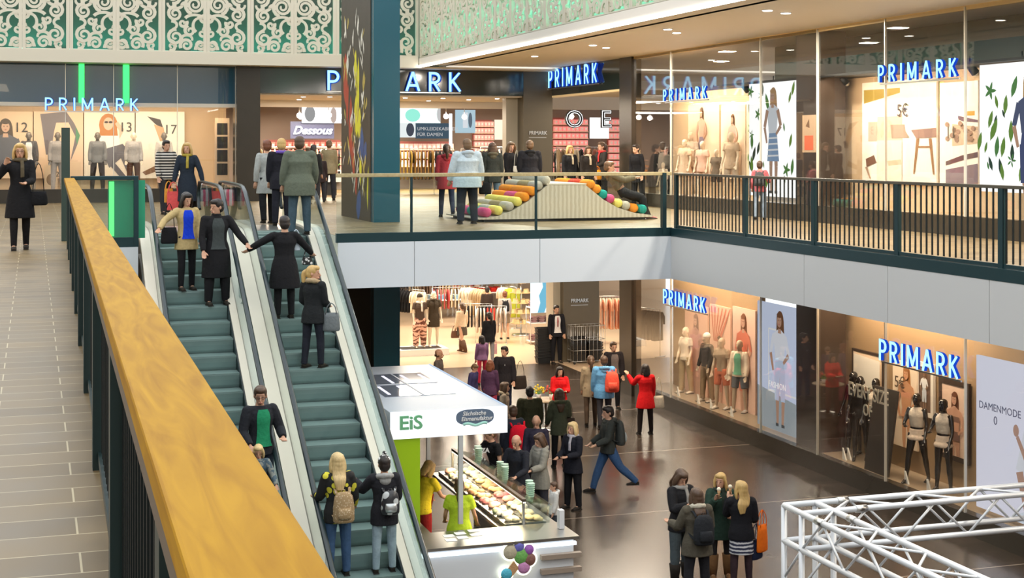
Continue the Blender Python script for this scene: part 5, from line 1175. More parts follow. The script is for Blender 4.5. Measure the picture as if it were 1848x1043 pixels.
q=MB(); q.prism([(-.10,-.02,-.02),(-.33,-.02,-.28),(-.20,-.02,-.32),(-.02,-.02,-.14)],(0,.02,0),mat('wafer',(.52,.30,.14),.6,bump=.6,bs=40)); q.build('cone',parent=t)
# ---------------------------------------------------------------- aluminium truss
M_alu=mat('truss_aluminium',(.74,.76,.78),.38,.25)
t=thing('truss_frame','silver aluminium box truss frame on a leg in the lower right corner','truss',(0,0,0))
s_=.40; X0,Y0,Z0=8.1,14.82,2.95
def chord(a,b_,r=.034): q=MB(); q.tube([a,b_],r,M_alu,10); q.build('chord',parent=t)
def brace(a,b_): q=MB(); q.tube([a,b_],.015,M_alu,6); q.build('brace',parent=t)
XE,YE=12.9,8.6
for y in(Y0,Y0-s_):
    for z in(Z0,Z0-s_): chord((X0,y,z),(XE,y,z))
for x in(X0,X0+s_):
    for z in(Z0,Z0-s_): chord((x,Y0,z),(x,YE,z))
for x in(X0,X0+s_):
    for y in(Y0,Y0-s_): chord((x,y,Z0),(x,y,.03))
q=MB(); q.box((X0-.12,Y0-s_-.12,0),(X0+s_+.12,Y0+.12,.02),M_black); q.build('base_plate',parent=t)
n_=10
for i in range(n_):
    a,b_=X0+s_+(XE-X0-s_)*i/n_,X0+s_+(XE-X0-s_)*(i+1)/n_
    zz=(Z0,Z0-s_) if i%2 else (Z0-s_,Z0); yy=(Y0,Y0-s_) if i%2 else (Y0-s_,Y0)
    brace((a,Y0-s_,zz[0]),(b_,Y0-s_,zz[1])); brace((a,Y0,zz[0]),(b_,Y0,zz[1])); brace((a,yy[0],Z0),(b_,yy[1],Z0))
n_=13
for i in range(n_):
    a,b_=Y0-s_-(Y0-s_-YE)*i/n_,Y0-s_-(Y0-s_-YE)*(i+1)/n_
    zz=(Z0,Z0-s_) if i%2 else (Z0-s_,Z0); xx=(X0,X0+s_) if i%2 else (X0+s_,X0)
    if i<9: brace((X0,a,zz[0]),(X0,b_,zz[1])); brace((X0+s_,a,zz[0]),(X0+s_,b_,zz[1])); brace((xx[0],a,Z0),(xx[1],b_,Z0))
for i in range(5):
    a,b_=Z0-s_-.42*i,Z0-s_-.42*(i+1)
    xx=(X0,X0+s_) if i%2 else (X0+s_,X0); yy=(Y0,Y0-s_) if i%2 else (Y0-s_,Y0)
    brace((xx[0],Y0-s_,a),(xx[1],Y0-s_,b_)); brace((X0,yy[0],a),(X0,yy[1],b_))
for x,y,z in((X0+.75,Y0,Z0),(X0+.75,Y0-s_,Z0),(X0,Y0-s_-.4,Z0),(X0+s_,Y0-s_-.4,Z0),(X0,Y0-s_,Z0-s_-.45),(X0+s_,Y0-s_,Z0-s_-.45)):
    q=MB(); d=(1,0,0) if y>=Y0-s_ and x>X0+.5 else ((0,1,0) if z>Z0-.1 else (0,0,1)); d=V(d)*.07; q.tube([V((x,y,z))-d,V((x,y,z))+d],.042,M_steel,12); q.build('coupler',parent=t)
pc=None
for px,x in((1222,16.5),(1258,16.5),(1281,16.5),(1318,16.5),(1520,16.5),(1529,16.6),(1632,16.5),(1672,16.5)):
    if pc is None:
        q=MB(); q.prism([(0,0,0),(0,-.10,0),(0,0,.22)],(.012,0,0),_M['card_white']); q.prism([(-.01,-.10,0),(-.01,-.16,0),(-.01,-.03,.24),(-.01,0,.24)],(.03,0,0),_M['card_white']); pc=tag(q.build('price_card',loc=(x,GX(px,x),.34)),'small white price card standing at the feet of the window mannequins','price card','price cards in the lower windows')
    else: dup(pc,loc=(x,GX(px,x),.34))
# ================================================================= MANNEQUINS
MW=mat('mannequin_beige',(.52,.40,.28),.4); MK=mat('mannequin_black_gloss',(.012,.010,.010),.08,spec=.8); MWH=mat('mannequin_cream',(.78,.66,.50),.4)
def mq(label,p,face,h,m,top=None,bot=None,legs=((4,2,4),(-3,2,4)),arms=((5,10,15),(5,10,15)),shoe='none',**k):
    return person(label,p,face,h,mann=m,hair=None,top=top,bot=bot,legs=legs,arms=arms,shoe=shoe,vs=.016,name='mannequin',cat='mannequin',**k)
def FX(px,X,z): return (X,GX(px,X),z)
mq('beige mannequin in a white top and headband, leftmost in the lower window',FX(1238,16.9,.34),-70,1.8,MWH,top=dict(c=(.7,.62,.5),hem=.5,sleeve=.5,t=.006),bot=dict(c=(.5,.38,.22),k='trousers'),shoe=(.75,.7,.6))
mq('beige mannequin in a black sleeveless jacket and white cap in the lower window',FX(1276,16.85,.34),-80,1.8,MW,top=dict(c=(.05,.045,.04),hem=.52),bot=dict(c=(.28,.2,.12)),shoe=(.6,.55,.48),extra=(('hat',(.8,.78,.72)),))
mq('beige mannequin with tilted head in front of the coral posters',FX(1303,16.75,.34),-60,1.82,MW,top=dict(c=(.30,.22,.15),hem=.53,sleeve=.5,t=.006),bot=dict(c=(.62,.16,.08),k='shorts'),shoe=(.75,.7,.62))
mq('beige mannequin in a cream cardigan, green top and denim shorts in the lower window',FX(1335,16.95,.34),-55,1.82,MW,top=dict(c=(.80,.66,.50),hem=.50,front=(.16,.42,.26),n='cardigan'),bot=dict(c=(.14,.16,.18),k='shorts'),shoe=(.75,.72,.66))
for i,(px,x,l,f) in enumerate(((1541,17.0,'glossy black mannequin at the left edge of the swimwear window',-75),(1553,16.8,'glossy black mannequin with raised chin, second in the swimwear window',-40),(1581,16.95,'glossy black mannequin wearing a white bikini top behind the dark board',-60),(1655,16.75,'glossy black mannequin with white bikini standing wide-legged beside the peach poster',-60),(1703,16.8,'glossy black mannequin with folded arms in front of the brunette poster',-70))):
    P=mq(l,FX(px,x,.34),f,1.80,MK,bot=dict(c=(.75,.62,.5),k='skirt',hem=.49) if i in(3,4) else None,top=None if i<2 else dict(c=(.7,.62,.52),hem=.70,sleeve=0,t=.004,n='bikini_top'),legs=((12,4,5),(-10,4,5)) if i==3 else ((3,0,2),(-3,2,2)),arms=((20,10,70,40),(10,12,20)) if i>2 else ((5,12,20),(8,12,30)))
for i,(px,x,h,l,c,b_) in enumerate(((1236,16.7,1.55,'cream child mannequin in a pale dress, leftmost in the upper window',(.72,.55,.40),(.5,.4,.3)),(1247,16.95,1.75,'cream mannequin with a patterned cap behind the pale dress in the upper window',(.6,.5,.4),(.4,.3,.25)),(1268,16.8,1.50,'cream child mannequin in a pink shirt in the upper window',(.75,.50,.40),(.55,.4,.3)),(1293,16.7,1.28,'smallest cream child mannequin in the upper window',(.2,.16,.12),(.14,.10,.08)),(1320,16.9,1.72,'tall cream mannequin in a beige patterned shirt in the upper window',(.55,.42,.30),(.6,.5,.4)),(1197,17.2,1.2,'small pale child mannequin beside the end of the side entrance',(.8,.7,.55),(.7,.6,.5)))):
    mq(l,FX(px,x,5.7 if i<5 else 5.4),-60,h,MWH,top=dict(c=c,hem=.45 if i else .38,flare=1.0 if i else 1.3,sleeve=.5),bot=dict(c=b_,k='shorts'),shoe=(.7,.6,.5))
for i,(px,l,t_,b_) in enumerate(((52,'grey mannequin in a pale top and open dark jacket behind the black-coated woman',(.1,.09,.09),(.3,.26,.22)),(104,'mannequin in a striped top partly hidden by the tall dark post',(.35,.32,.3),(.4,.36,.34)),(176,'mannequin in a denim jacket and slim dark trousers in the left window',(.22,.22,.22),(.03,.02,.02)),(241,'mannequin in a grey shirt and brown trousers carrying a bag in the left window',(.45,.42,.4),(.12,.06,.04)),(296,'mannequin in a checked shirt at the right of the left window',(.6,.56,.52),(.2,.15,.12)))):
    p=(GY(px,46.2),46.2,5.7); mq(l,p,0,1.80,mat('mannequin_grey',(.16,.14,.12),.4) if i!=3 else MWH,top=dict(c=t_,hem=.48,front=(.8,.75,.7) if i==0 else None) if i==0 else dict(c=t_,hem=.48),bot=dict(c=b_),legs=((0,0,5),(6,8,5)) if i==2 else ((3,2,3),(-3,2,3)),shoe=(.4,.35,.3))
p=F(762,640); zig=stripemat('zigzag_peach',(.16,.05,.03),(.80,.48,.36),2.2,'Z',.8,9.,.32)
mq('mannequin in a black hat and patterned wide peach trousers on the white podium',(p.x-.05,p.y+.15,.225),0,1.82,MWH,top=dict(c=(.09,.06,.045),hem=.52,sleeve=.5),bot=dict(c=zig,w=1.5),extra=(('scarf',(.8,.75,.65)),('hat',(.05,.04,.03))))
mq('mannequin in a black dress with white arms on the white podium',(p.x+.45,p.y+.2,.225),0,1.9,MWH,top=dict(c=(.06,.045,.03),hem=.36,sleeve=.5,n='dress'),bot=None,extra=(('scarf',(.06,.045,.03)),))
# ================================================================= EVERYBODY
def FH(px,ytop,h,z0=0.0):
    p=F(px,ytop,z0+h*.985); return V((p.x,p.y,z0))
def ES(px,py):
    "point on the escalator incline at a pixel, snapped to its tread"
    r=(px-924)/FPX; dx,dy,dz=CA*r+SA,CA-SA*r,(HY-py)/FPX
    tt=(-(EZ-(5.4-27.5*S30)))/(dz-dy*S30)
    x,y=dx*tt,dy*tt
    k=math.floor((y-18.2)/.4); yc=18.2+.4*k+.2
    return V((x,yc,base(yc)+.001))
NAVY=(.015,.02,.045); JEAN=(.055,.11,.22); DGR=(.05,.06,.05); OLV=(.10,.10,.065); LJ=(.32,.42,.48)
# --- left walkway
P=person('woman in a black coat holding a phone to her ear on the left walkway',F(36,451,U),0,1.68,hair=('long','blond'),top=dict(c=BLK,hem=.30,flare=1.22),bot=dict(c=BLK,k='leggings'),legs=((8,4,0),(-6,8,0)),arms=((25,35,128,60),(20,6,60,30)),extra=(('scarf',(.10,.08,.05)),('glasses',)))
bag('black shoulder bag on the arm of the black-coated woman on the left walkway',P['sh'][1]+V((.12,-.02,.0)),BLK,.30,.22,.12,20,.45)
P_=F(300,372,U)
P=person('man in a black and white striped sweater walking near the left shop window',V((GY(300,36.5),36.5,U)),15,1.80,male=True,hair=('short','dark'),top=dict(c=stripemat('sweater_stripes',(.02,.02,.02),(.70,.66,.60),4.6,'Z',.8,0,.62),hem=.47,n='sweater'),bot=dict(c=(.03,.03,.035)),legs=((10,5,2),(-12,10,2)))
P=person('woman in a dark blue coat with bags in both hands above the left escalator',F(338,402,U),-20,1.72,hair=('long','blond'),top=dict(c=(.018,.026,.04),hem=.27,flare=1.3),bot=dict(c=BLK),arms=((8,14,10),(5,24,8)),legs=((6,5,2),(-10,8,2)),extra=(('scarf',(.36,.28,.05)),))
bag('coral red shopping bag hanging in front of the dark blue coat',P['hand'][0]+V((.0,0,.10)),(.72,.10,.10),.34,.40,.10,10,.20,flat=True,name='shopping_bag')
bag('orange paper bag beside the coral red bag',P['hand'][0]+V((-.08,.12,.12)),(.75,.36,.06),.24,.30,.10,10,.16,flat=True,name='paper_bag')
bag('pink and white plastic bag carried by the woman in the dark blue coat',P['hand'][1]+V((0,0,.08)),stripemat('pink_white',(.75,.05,.15),(.75,.72,.74),2.6,'X',.5,1,.5),.24,.36,.08,10,.16,name='shopping_bag')
# --- left escalator, people coming down
p=ES(337,528); P=person('woman in an open beige coat and bright blue top holding the left escalator rail',p,12,1.70,hair=('long','dark'),head=(10,12),top=dict(c=(.50,.38,.18),hem=.42,flare=1.1,front=(.01,.05,.62)),bot=dict(c=BLK,k='trousers',w=.85),arms=((22,55,25,20),(6,10,20)),legs=((10,12,2),(-2,4,2)))
bag('black handbag hanging at the waist of the woman in the beige coat',P['hip']+V((-.30,-.10,.62)),BLK,.30,.28,.14,10,.42)
p=ES(391,552); P=person('man in a long black overcoat gripping the right rail of the left escalator',p,8,1.82,male=True,fat=1.12,hair=('short','dark'),head=(-65,5),top=dict(c=BLK,hem=.26,flare=1.12,collar=True,front=(.05,.06,.06)),bot=dict(c=BLK,w=1.1),arms=((8,10,20),(18,30,28)),legs=((3,4,4),(6,8,5)),vs=.012)
p=ES(466,905); P=person('man with glasses and a green shirt riding down the left escalator',FH(464,733,1.80,base(FH(464,733,1.8,1.5).y)) if False else p,14,1.80,male=True,hair=('short','brown'),head=(-22,10),top=dict(c=(.02,.022,.028),hem=.46,front=(.02,.26,.12),t=.018,n='jacket'),bot=dict(c=(.03,.04,.06)),arms=((8,16,45,20),(10,18,60,30)),legs=((2,2,4),(2,2,4)),extra=(('glasses',),),vs=.011)
PB=P
p=ES(468,975); P=person('blond child in a camouflage jacket standing in front of the man with glasses',p+V((.0,0,0)),-8,1.27,hair=('bob','lblond'),head=(0,18),top=dict(c=spotmat('camouflage',(.06,.10,.13),(.22,.24,.22),14,.5,'NOISE'),hem=.44,n='jacket'),bot=dict(c=(.05,.07,.1)),arms=((25,12,40),(25,22,25)),vs=.011)
backpack(P,'blue rucksack on the back of the blond child',(.03,.10,.26),.30,.42,.16)
# --- right escalator, people going up (seen from behind)
p=ES(513,572); P=person('woman in a long black coat with arms spread on the right escalator',p,180,1.76,hair=('short','dark'),fat=1.12,top=dict(c=BLK,hem=.30,flare=1.25),bot=dict(c=BLK,w=.9),arms=((22,42,30,10),(25,58,30,20)),legs=((2,2,2),(2,2,2)),vs=.012)
bag('white and blue scarf-like plastic bag over the shoulder of the black-coated rider',P['sh'][0]+V((.04,.10,.08)),(.62,.72,.82),.16,.26,.07,0,.10,name='plastic_bag')
bag('black and white patterned purse held by the black-coated rider',P['hand'][0]+V((-.12,0,.12)),spotmat('bw_purse',(.85,.85,.85),(.03,.03,.03),16,.4),.20,.13,.07,0,.14)
p=ES(563,655); P=person('blonde woman in a black jacket with beige fur collar on the right escalator',p,140,1.68,hair=('tail','blond'),head=(-75,0),top=dict(c=(.016,.018,.02),hem=.44,flare=1.05,t=.018,n='jacket'),bot=dict(c=(.018,.02,.03),k='trousers',w=.9),arms=((10,6,60,20),(8,12,70,30)),legs=((6,6,3),(-3,4,3)),extra=(('fur_collar',(.40,.30,.18)),),vs=.011)
bag('grey leather handbag on the arm of the blonde woman with the fur collar',P['el'][0]+V((.10,-.04,-.02)),(.16,.18,.19),.30,.30,.14,-15,.16)
p=ES(612,1050); p.y-=.0; P=person('blonde woman in a black sweater with yellow dots low on the right escalator',p,180,1.70,hair=('long','lblond'),top=dict(c=spotmat('yellow_dots',(.72,.66,.05),(.012,.012,.012),7.5,.34),hem=.45,t=.018,n='sweater'),bot=dict(c=JEAN,w=.95),arms=((12,16,30),(16,14,60)),vs=.010)
backpack(P,'cream crocheted drawstring rucksack on the back of the blonde woman in the dotted sweater',spotmat('crochet',(.62,.50,.34),(.38,.26,.13),38,.32),.30,.42,.14,off=(-.02,.135,.06))
bag('pink fluffy pouch hanging below the cream rucksack',P['hip']+V((.14,.0,.22)),(.60,.04,.16),.17,.13,.1,0,.1,name='pouch')
p=ES(698,1050); P=person('girl in a black and white bobble hat low on the right escalator',p,176,1.62,hair=('short','dark'),top=dict(c=(.02,.02,.025),hem=.42,t=.02,n='jacket'),bot=dict(c=LJ,w=.9),arms=((10,10,50,20),(40,28,70,10)),extra=(('hat',spotmat('bw_knit',(.8,.8,.8),(.03,.03,.03),20,.45),1),('hood',(.35,.35,.34))),vs=.011)
backpack(P,'silver and black metallic rucksack on the girl with the bobble hat',spotmat('silver_black',(.55,.58,.58),(.03,.03,.035),9,.42,rough=.3),.27,.34,.15,off=(-.03,.14,.10),m2=mat('silver_cloth',(.5,.52,.52),.3,.7))
# --- top of the right escalator
P=person('broad man in an olive grey jacket at the head of the right escalator',F(541,424,U),180,1.82,male=True,fat=1.28,hair=('short','brown'),head=(-15,0),top=dict(c=(.12,.14,.105),hem=.40,t=.022,collar=True,n='jacket'),bot=dict(c=(.06,.10,.13)),arms=((10,12,20),(5,12,10)),legs=((2,2,4),(2,2,4)),vs=.012)
P=person('blond man in a black jacket with purple collar beside the olive grey jacket',F(508,408,U),175,1.80,male=True,fat=1.1,hair=('short','blond'),top=dict(c=(.014,.014,.02),hem=.42,t=.02,n='jacket'),bot=dict(c=(.02,.02,.03)),extra=(('scarf',(.16,.10,.42)),))
P=person('person in a light grey coat walking away left of the blond man',F(482,404,U),185,1.78,hair=('short','auburn'),top=dict(c=(.36,.38,.37),hem=.36,flare=1.15),bot=dict(c=BLK),legs=((10,6,2),(-10,8,2)),arms=((12,10,20),(-8,12,15)))
for px,Y,h,f,c,hr,l,hem in((566,41.5,1.7,150,(.02,.02,.02),'dark','woman in a black coat looking into the upper shop left of the column',.36),(556,46.5,1.65,200,(.03,.03,.03),'brown','person in dark clothes bending at the shelves behind the black-coated woman',.42),(594,44.5,1.85,165,(.26,.21,.12),'mid','tall person in an olive brown jacket just left of the painted column',.44),(578,43.2,1.45,170,(.03,.02,.02),'auburn','short red-haired person in black beside the olive brown jacket',.4)):
    person(l,(GY(px,Y),Y,U),f,h,hair=('short',hr),top=dict(c=c,hem=hem),bot=dict(c=(.03,.03,.035)),vs=.018)
# --- upper gallery right of the column
P=person('woman in a dark red parka walking away beside the man in pale blue',F(806,392,U),170,1.72,hair=('tail','brown'),top=dict(c=(.42,.05,.06),hem=.38,flare=1.12,t=.018,n='parka'),bot=dict(c=(.02,.03,.06),w=.85),legs=((-14,16,2),(14,4,2)),extra=(('hood',(.38,.045,.055)),))
bag('white plastic bag carried between the red parka and the pale blue jacket',P['hand'][0]+V((.06,0,.02)),(.62,.66,.60),.28,.36,.12,0,.2,name='shopping_bag')
P=person('broad person in a pale blue hooded jacket seen from behind at the glass railing',F(843,404,U),178,1.80,male=True,fat=1.35,hair=('short','mid'),top=dict(c=(.48,.58,.64),hem=.43,flare=1.02,t=.026,n='jacket'),bot=dict(c=(.012,.018,.03),w=1.2),legs=((4,4,6),(-4,4,6)),arms=((5,14,8),(8,16,12)),extra=(('hood',(.42,.50,.56)),),vs=.012)
bag('black shoulder bag at the right hip of the pale blue jacket',P['hand'][0]+V((.10,.03,.28)),BLK,.28,.26,.12,0,.2)
P=person('person in a dark green padded jacket left of the long-haired woman',(GY(889,34.5),34.5,U),170,1.74,hair=('bob','brown'),top=dict(c=(.035,.04,.035),hem=.44,t=.024,n='jacket'),bot=dict(c=(.12,.18,.24)),extra=(('hood',(.10,.09,.06)),))
P=person('long-haired woman in black facing left behind the wave bench',(GY(921,35.5),35.5,U),35,1.76,hair=('long','mid'),head=(-30,5),top=dict(c=BLK,hem=.40),bot=dict(c=BLK))
bag('pale strap bag across the long-haired woman in the black coat',P['hip']+V((.1,-.2,.62)),(.6,.58,.5),.2,.16,.07,0,.4)
P=person('broad man in a black jacket seen from behind beside the bronze pillar',(GY(956,35.2),35.2,U),172,1.80,male=True,fat=1.2,hair=('short','mid'),top=dict(c=(.018,.018,.022),hem=.42,t=.024,n='jacket'),bot=dict(c=(.02,.02,.025)),extra=(('hood',(.02,.02,.022)),))
P=person('blonde woman in black coming out of the side entrance, left of two',(GY(1028,38.8),38.8,U),5,1.68,hair=('long','blond'),top=dict(c=BLK,hem=.40),bot=dict(c=BLK),extra=(('scarf',(.40,.34,.24)),))
P=person('brown-haired woman in black coming out of the side entrance, right of two',(GY(1061,38.5),38.5,U),-5,1.66,hair=('long','brown'),top=dict(c=(.02,.016,.014),hem=.40),bot=dict(c=BLK),extra=(('scarf',(.45,.38,.28)),))
P=person('woman with a red scarf in profile beside the dark post',(GY(1086,39.5),39.5,U),-75,1.78,hair=('tail','brown'),top=dict(c=(.03,.025,.022),hem=.38,flare=1.1),bot=dict(c=BLK),arms=((30,10,70),(20,10,50)),extra=(('scarf',(.55,.04,.04)),))
bag('bright orange bag held in front of the dark post',P['hand'][1]+V((.05,-.02,.06)),(.85,.30,.02),.36,.28,.2,0,.12,name='shopping_bag')
P=person('person with a grey rucksack standing behind the upper glass right of the dark post',(GY(1196,39.5),39.5,U),165,1.78,hair=('short','dark'),top=dict(c=(.03,.03,.03),hem=.40),bot=dict(c=BLK)); backpack(P,'grey rucksack behind the upper glass',(.30,.28,.24),.34,.46,.18)
P=person('person in a black coat leaning at the glass just right of the dark post',(GY(1152,37.4),37.4,U),-60,1.72,hair=('short','dark'),top=dict(c=BLK,hem=.38),bot=dict(c=BLK),lean=10)
P=person('child in a pink sleeved top with a rucksack walking along the barred railing',F(1371,397,U),150,1.32,hair=('short','brown'),top=dict(c=(.50,.14,.16),hem=.48,n='jacket'),bot=dict(c=(.22,.28,.36)),legs=((10,10,3),(-8,10,3)),arms=((10,20,90,30),(5,10,30))); backpack(P,'dark grey rucksack on the child in pink sleeves',(.07,.07,.075),.30,.40,.18)
# seated youth on the right slope of the wave bench
P=person('youth in a brown hooded jacket lounging on the right slope of the wave bench',(12.72,30.75,U+.0),72,1.72,male=True,hair=('short','mid'),lean=-32,head=(0,20),top=dict(c=(.17,.14,.09),hem=.50,t=.02,n='jacket'),bot=dict(c=(.02,.02,.022)),shoe=(.62,.25,.24),legs=((78,62,4),(70,42,4)),arms=((35,8,35),(35,8,30)),extra=(('hood',(.17,.14,.09)),))
# ---------------------------------------------------------------- lower level, shop
P=person('shopper in a cream blouse and dark skirt walking away inside the lower shop',F(834,636),200,1.74,hair=('tail','brown'),top=dict(c=(.72,.58,.42),hem=.50,n='blouse'),bot=dict(c=(.10,.08,.06),k='skirt',hem=.34,boot=.8),shoe=(.10,.05,.03),legs=((22,12,2),(-18,14,2)),vs=.016)
bag('brown handbag on the left arm of the cream-topped shopper',P['hand'][1]+V((0,0,.2)),(.16,.08,.05),.30,.24,.12,0,.2)
P=person('woman in black carrying bags at the entrance of the lower shop',F(883,660),190,1.72,hair=('tail','dark'),top=dict(c=BLK,hem=.45),bot=dict(c=(.3,.28,.28),w=.85),vs=.016)
bag('pale pink paper bag held by the woman in black at the lower entrance',P['hand'][0]+V((.03,0,.05)),(.72,.40,.40),.28,.32,.1,0,.15,flat=True,name='paper_bag')
P=person('girl in a violet top and red trousers at the entrance of the lower shop',F(870,694),185,1.45,hair=('bob','dark'),top=dict(c=(.20,.10,.20),hem=.50,n='jacket'),bot=dict(c=(.55,.03,.07),w=.85),vs=.016)
P=person('shopper in a grey top and dark skirt near the lime dresses',F(911,612),170,1.76,hair=('bun','auburn'),top=dict(c=(.42,.38,.34),hem=.52,n='top'),bot=dict(c=(.18,.13,.08),k='skirt',hem=.34),vs=.018); backpack(P,'black rucksack of the shopper near the lime dresses',BLK,.26,.36,.15)
P=person('dark-clothed shopper behind the racks in the lower shop',F(879,600),180,1.74,hair=('short','dark'),top=dict(c=(.05,.035,.03),hem=.48),bot=dict(c=BLK),vs=.018)
P=person('man in a black suit and dark red tie standing guard at the bronze pillar',F(1004,655),0,1.88,male=True,hair=('short','dark'),top=dict(c=(.014,.014,.018),hem=.46,front=(.75,.72,.70),n='suit_jacket'),bot=dict(c=(.012,.012,.015)),arms=((4,8,8),(4,8,8)),extra=(('tie',(.30,.02,.03)),))
# lower level, hall
P=person('bald man behind the kiosk roof',FH(791,632,1.78),60,1.78,male=True,skin=SKIN2,hair=('bald','brown'),top=dict(c=(.10,.08,.07),hem=.48),bot=dict(c=BLK))
P=person('boy in a violet blue pullover looking down behind the kiosk roof',FH(850,657,1.40),40,1.40,hair=('short','mid'),head=(0,25),top=dict(c=(.05,.045,.13),hem=.48,n='pullover'),bot=dict(c=NAVY),lean=12)
P=person('brown-haired woman in a plum pullover beside the boy behind the kiosk',FH(884,652,1.62),150,1.62,hair=('bob','auburn'),top=dict(c=(.07,.03,.07),hem=.46,n='pullover'),bot=dict(c=(.35,.04,.08)))
P=person('man in a black jacket with white chest print carrying a shoulder bag',FH(910,627,1.82),-12,1.82,male=True,hair=('short','dark'),head=(-35,0),top=dict(c=(.02,.017,.02),hem=.44,t=.02,n='jacket'),bot=dict(c=NAVY),extra=(('print',(.7,.7,.68),'ii'),))
bag('large black shoulder bag hanging beside the man with the chest print',P['sh'][1]+V((.22,-.05,-.05)),(.03,.022,.018),.40,.34,.16,10,.4)
P=person('brown-haired woman in a grey beige coat behind the kiosk roof corner',FH(910,692,1.60),70,1.60,hair=('bob','brown'),top=dict(c=(.30,.24,.18),hem=.42),bot=dict(c=BLK),extra=(('fur_collar',(.34,.28,.2)),))
P=person('man in an olive black jacket seen from behind at the flower table',FH(956,700,1.74),170,1.74,male=True,fat=1.2,hair=('short','dark'),top=dict(c=(.05,.05,.025),hem=.44,t=.02,n='jacket'),bot=dict(c=BLK))
P=person('woman in a bright red jacket and black headband facing the viewer',FH(1010,664,1.62),-5,1.62,hair=('bob','dark'),top=dict(c=(.72,.012,.015),hem=.46,t=.018,n='jacket'),bot=dict(c=(.1,.03,.03)),arms=((15,8,75,35),(15,8,75,35)),extra=(('hood',(.62,.012,.015)),))
P=person('long-haired woman in an olive green parka with her back to the viewer',FH(1010,704,1.72),172,1.72,hair=('long','brown'),top=dict(c=(.08,.09,.055),hem=.42,t=.02,fl=1,n='parka'),bot=dict(c=BLK,w=.9),arms=((15,12,70,20),(10,12,30)),extra=(('hood',(.08,.09,.05)),))
bag('brown shoulder bag on the right side of the olive green parka',P['hip']+V((.22,0,.5)),(.06,.04,.03),.32,.26,.12,0,.35)
P=person('person in a beige jacket with a brown shoulder bag, left of the blue jacket',F(1066,768),165,1.76,hair=('tail','brown'),top=dict(c=(.36,.28,.18),hem=.42,flare=1.05,n='jacket'),bot=dict(c=(.09,.06,.04),w=.85),legs=((8,8,2),(-8,8,2)),arms=((5,18,60),(5,8,10)))
P=person('person in a light blue jacket carrying a coral rucksack',F(1090,772),168,1.80,male=True,fat=1.15,hair=('short','brown'),top=dict(c=(.13,.34,.60),hem=.42,t=.024,n='jacket'),bot=dict(c=(.05,.05,.06),w=.9),legs=((8,8,3),(-8,8,3)),extra=(('hood',(.16,.38,.62)),))
backpack(P,'coral orange rucksack on the light blue jacket',(.80,.10,.06),.34,.48,.2,off=(-.09,.14,.13))
P=person('smiling man in a black coat facing the viewer behind the light blue jacket',F(1107,738),-5,1.80,male=True,hair=('short','brown'),top=dict(c=(.022,.018,.02),hem=.40,front=(.16,.13,.12),t=.02),bot=dict(c=BLK))
P=person('woman in a bright red knee-length coat taking a picture of the shop window',F(1165,784),172,1.72,hair=('bob','dark'),top=dict(c=(.70,.012,.015),hem=.38,flare=1.2,t=.016),bot=dict(c=(.02,.015,.015),w=.9),legs=((4,4,5),(2,4,5)),arms=((8,10,20),(50,18,95,-5)))
bag('cream handbag at the right side of the bright red coat',P['sh'][0]+V((.17,-.02,-.02)),(.68,.60,.46),.30,.30,.13,0,.45)
P=person('man in a black jacket and blue jeans striding to the left',F(1098,888),-98,1.80,male=True,hair=('short','dark'),top=dict(c=(.045,.05,.045),hem=.45,t=.018,n='jacket'),bot=dict(c=(.05,.11,.24)),legs=((22,4,2),(-30,18,2)),arms=((15,8,40),(12,8,55)),extra=(('hood',(.045,.05,.045)),),head=(8,6),vs=.011)
backpack(P,'grey rucksack with a pale stripe on the striding man in jeans',(.06,.065,.06),.34,.46,.18,m2=cloth((.42,.44,.42)))
P=person('grey-blonde woman in a black coat and patterned scarf standing beside the kiosk queue',F(1034,918),-62,1.68,hair=('bob','lblond'),top=dict(c=(.014,.015,.022),hem=.42,flare=1.1,t=.018),bot=dict(c=BLK),arms=((12,8,60,20),(12,8,70,30)),extra=(('scarf',(.42,.40,.44)),),vs=.011)
P=person('balding man in a black pullover leaning on the kiosk display',FH(938,788,1.74),-58,1.76,male=True,fat=1.15,hair=('bald','brown'),head=(12,10),lean=8,top=dict(c=(.02,.022,.03),hem=.46,n='pullover'),bot=dict(c=BLK),arms=((30,12,55,20),(30,16,50,20)),vs=.011)
P=person('dark-haired woman in a light grey hooded coat in the kiosk queue',FH(975,785,1.68),-75,1.68,hair=('bob','brown'),head=(0,20),top=dict(c=(.26,.25,.21),hem=.40,flare=1.1,t=.02),bot=dict(c=(.04,.04,.05)),extra=(('hood',(.30,.28,.24)),),arms=((20,8,50),(20,8,60)),vs=.011)
bag('small black handbag held low by the woman in the light grey coat',P['hand'][0]+V((.1,-.05,.05)),BLK,.26,.22,.1,0,.2)
P=person('young man in a black T-shirt with white lettering reaching over the kiosk counter',FH(898,772,1.74),-72,1.76,male=True,hair=('short','mid'),head=(0,18),lean=16,top=dict(c=(.012,.012,.013),hem=.47,sleeve=.7,t=.008,n='t_shirt'),bot=dict(c=NAVY),arms=((45,20,35,0),(15,14,15)),vs=.011)
t=thing('shirt_print','white lettering on the back of the black T-shirt by the kiosk','print',P['T']((0,-.09,.24)),0); text('YUZA',.12,mat('print_shirt',(.8,.8,.78),.6),t,'lettering',.003,.004,Matrix.Translation((-.28,-.10,0))); text('TONGS',.07,_M['print_shirt'],t,'lettering',.003,.002,Matrix.Translation((-.24,-.10,-.22)))
P=person('person in a dark jacket carrying the large bright red rucksack',FH(926,735,1.72),175,1.72,hair=('short','brown'),top=dict(c=(.03,.035,.05),hem=.46,t=.02,n='jacket'),bot=dict(c=BLK)); backpack(P,'large bright red rucksack worn behind the black T-shirt man',(.75,.01,.03),.42,.56,.24,off=(-.04,.14,.10))
